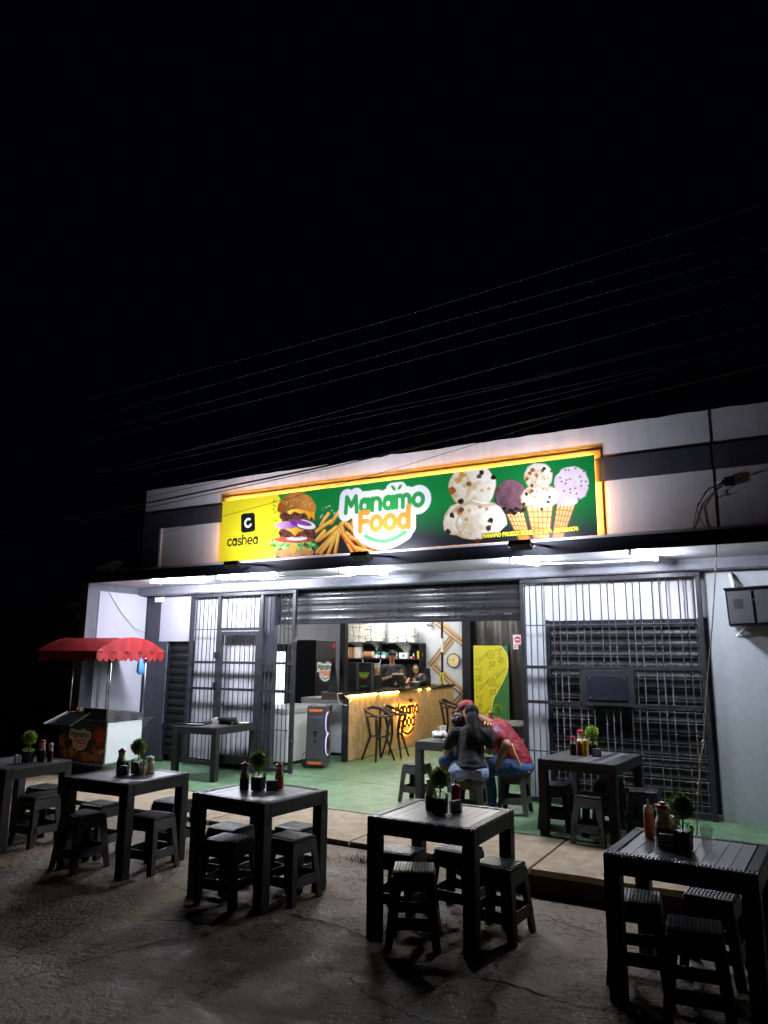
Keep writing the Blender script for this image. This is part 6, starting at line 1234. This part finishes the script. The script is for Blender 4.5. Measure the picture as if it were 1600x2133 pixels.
for y in (8.10, 8.22): chain(b, F, [W_(-3.61, y+.05, .61, .065), W_(-3.75, y-.02, .585, .05), W_(-3.735, y-.02, .37, .034)]); chain(b, F, [W_(-3.735, y-.02, .34, .032), W_(-3.80, y-.03, .33, .026)])
C_, f, r_, u = head(b, F, W_(-3.605, 8.19, .995, 0)[:3], (-.2, 1, -.25), .90); flesh('skin', b, SKIN2, t, voxel=.009, it=4); face(t, C_, f, r_, u, .9)
b = MB(); chain(b, F, [W_(-3.60, 8.20, .65, .105), W_(-3.60, 8.20, .80, .102)]); chain(b, F, [W_(-3.665, 8.16, .825, .055), W_(-3.715, 8.19, .76, .048)]); chain(b, F, [W_(-3.55, 8.26, .825, .055), W_(-3.60, 8.32, .77, .048)]); flesh('shirt', b, PLGREY, t, it=3, wr=.004)
b = MB()
for y in (8.10, 8.22): chain(b, F, [W_(-3.60, y+.05, .615, .082), W_(-3.735, y-.015, .59, .068)])
flesh('denim_shorts', b, DENIM2, t, it=3, wr=.004)
b = MB(); M3 = Matrix((r_, f, u)).transposed(); b.ell(C_+u*.035-f*.018, (.084, .086, .080), 16, 12, M3)
r2 = random.Random(6)
for k in range(40): a, e = r2.uniform(0, 2*PI), r2.uniform(-.1, 1.4); q = Vector((math.cos(a)*math.cos(e), math.sin(a)*math.cos(e)-.25, math.sin(e))); b.ell(C_+u*.03+(M3 @ q)*.082, .020, 8, 6)
flesh('curly_hair', b, HAIRB, t, voxel=.009, it=1); finish(t, (-3.62, 8.20, .45))
t = thing('plastic_bag', 'crumpled white plastic bag on the family table', 'bag', (-4.08, 8.74, ZP)); b = MB(); r2 = random.Random(9)
for k in range(12): b.ell((r2.uniform(-.08, .08), r2.uniform(-.06, .06), r2.uniform(.04, .09)), (r2.uniform(.03, .06), r2.uniform(.03, .05), r2.uniform(.03, .045)), 10, 8)
flesh('bag_film', b, PAPER, t, voxel=.008, it=1); MB().tube([(.02, 0, .12), (.0, .0, .16), (-.04, .01, .15), (-.05, .01, .12)], .006, 5).build('bag_handle', PAPER, t, smooth=True)

# man standing behind the counter
t = person('person', 'man in a charcoal T-shirt and black cap standing behind the counter with a phone', None); F = Fr((-7.62, 13.90, 0), R(28.7)); b = MB()
chain(b, F, [(0, 0, .98, .13), (0, 0, 1.20, .12), (0, 0, 1.42, .14)]); chain(b, F, [(-.17, 0, 1.53, .065), (.17, 0, 1.53, .065)]); chain(b, F, [(0, 0, 1.55, .060), (0, -.01, 1.68, .056)])
chain(b, F, [(-.20, 0, 1.52, .058), (-.245, -.04, 1.27, .048), (.06, -.24, 1.37, .034)]); chain(b, F, [(.20, 0, 1.52, .058), (.27, -.07, 1.29, .048), (.20, -.26, 1.40, .034)]); hand(b, F, (.06, -.24, 1.37), (.85, -.25, .25), (0, 0, 1), .030, .6); hand(b, F, (.20, -.26, 1.40), (-.1, -.3, 1), (-1, 0, .2), .030, .7)
for s in (-1, 1): chain(b, F, [(s*.09, 0, .95, .10), (s*.10, -.01, .52, .065), (s*.10, .02, .10, .042)]); chain(b, F, [(s*.10, .02, .06, .042), (s*.11, -.14, .05, .034)])
C_, f, r_, u = head(b, F, (0, -.015, 1.765), (.12, -1, 0), 1.05); flesh('skin', b, SKIN2, t); face(t, C_, f, r_, u, 1.05)
b = MB(); chain(b, F, [(0, 0, .92, .155), (0, 0, 1.15, .155), (0, 0, 1.38, .168), (0, 0, 1.45, .150)]); chain(b, F, [(-.17, 0, 1.515, .084), (.17, 0, 1.515, .084)]); chain(b, F, [(-.20, 0, 1.51, .085), (-.235, -.02, 1.34, .073)]); chain(b, F, [(.20, 0, 1.51, .085), (.25, -.04, 1.36, .073)]); flesh('t_shirt', b, TEEG, t, it=3, wr=.005)
b = MB()
for s in (-1, 1): chain(b, F, [(s*.09, 0, .93, .120), (s*.10, -.01, .52, .082), (s*.10, .02, .10, .062)])
flesh('trousers', b, TEEB, t, it=3); M3 = Matrix((r_, f, u)).transposed(); b = MB(); b.ell(C_+u*.058-f*.004, (.090, .105, .078), 18, 12, M3); flesh('cap', b, TEEB, t, voxel=.01, it=3); MB().ell(C_+f*.130+u*.062, (.065, .065, .010), 16, 8, M3).build('cap_brim', TEEB, t, smooth=True); MB().ell(C_+f*.098+u*.088, (.03, .006, .018), 10, 8, M3).build('cap_badge', mat('olive badge', (.12, .12, .05), .6), t); b = MB(); b.ell(C_-f*.030+u*.01, (.083, .072, .07), 14, 10, M3); flesh('hair', b, HAIR, t, voxel=.01, it=2)
MB().box(-.036, .036, -.005, .005, -.07, .07).build('phone', BLACKP, t, loc=F((.16, -.30, 1.44)), rot=(R(-35), R(40), R(28)), bevel=.003)
for s in (-1, 1): MB().box(-.045, .045, -.17, .09, -.04, .03).build('shoe', BLACKP, t, loc=F((s*.105, -.01, .045)), rot=(0, 0, R(28.7)), bevel=.015)
finish(t, F((0, 0, .004)))

# woman leaning on the counter
t = person('person', 'woman with long black hair and a black top leaning on the counter beside the helmet', None); F = Fr((-7.62, 15.02, 0), R(26.5)); b = MB()
chain(b, F, [(0, .10, .80, .13), (0, .06, 1.0, .115), (0, .01, 1.18, .12)]); chain(b, F, [(-.14, .0, 1.255, .052), (.14, .0, 1.255, .052)]); chain(b, F, [(0, -.005, 1.27, .05), (0, -.03, 1.40, .046)]); chain(b, F, [(-.16, 0, 1.25, .047), (-.20, -.16, 1.19, .038), (-.06, -.36, 1.195, .026)]); chain(b, F, [(.16, 0, 1.25, .047), (.20, -.12, 1.18, .038), (.05, -.34, 1.195, .026)])
hand(b, F, (-.06, -.36, 1.195), (.6, -.8, 0), (0, -.2, 1), .026); hand(b, F, (.05, -.34, 1.195), (-.7, -.6, 0), (0, -.2, 1), .026)
for s in (-1, 1): chain(b, F, [(s*.09, .12, .78, .10), (s*.10, .10, .45, .065), (s*.10, .12, .10, .04)]); chain(b, F, [(s*.10, .12, .06, .04), (s*.11, -.03, .05, .032)])
C_, f, r_, u = head(b, F, (0, -.045, 1.475), (-.05, -1, -.05), .98); flesh('skin', b, SKIN, t); face(t, C_, f, r_, u, .98)
b = MB(); chain(b, F, [(0, .10, .78, .15), (0, .06, 1.0, .135), (0, .015, 1.15, .138)]); chain(b, F, [(-.10, .0, 1.22, .065), (.10, .0, 1.22, .065)]); flesh('top', b, TEEB, t, it=3); b = MB()
for s in (-1, 1): chain(b, F, [(s*.09, .12, .76, .12), (s*.10, .10, .45, .08), (s*.10, .12, .12, .06)])
flesh('trousers', b, TEEB, t, it=3)
b = MB(); M3 = Matrix((r_, f, u)).transposed(); b.ell(C_+u*.035-f*.022, (.090, .092, .095), 18, 12, M3)
for s in (-1, 1): chain(b, F, [(s*.075, -.035, 1.50, .034), (s*.095, -.05, 1.38, .040), (s*.10, -.10, 1.24, .036), (s*.09, -.11, 1.15, .014)])
chain(b, F, [(0, .04, 1.48, .085), (0, .06, 1.30, .08), (0, .09, 1.12, .04)]); flesh('hair', b, HAIR, t, voxel=.009, it=2); finish(t, F((0, .1, .004)))
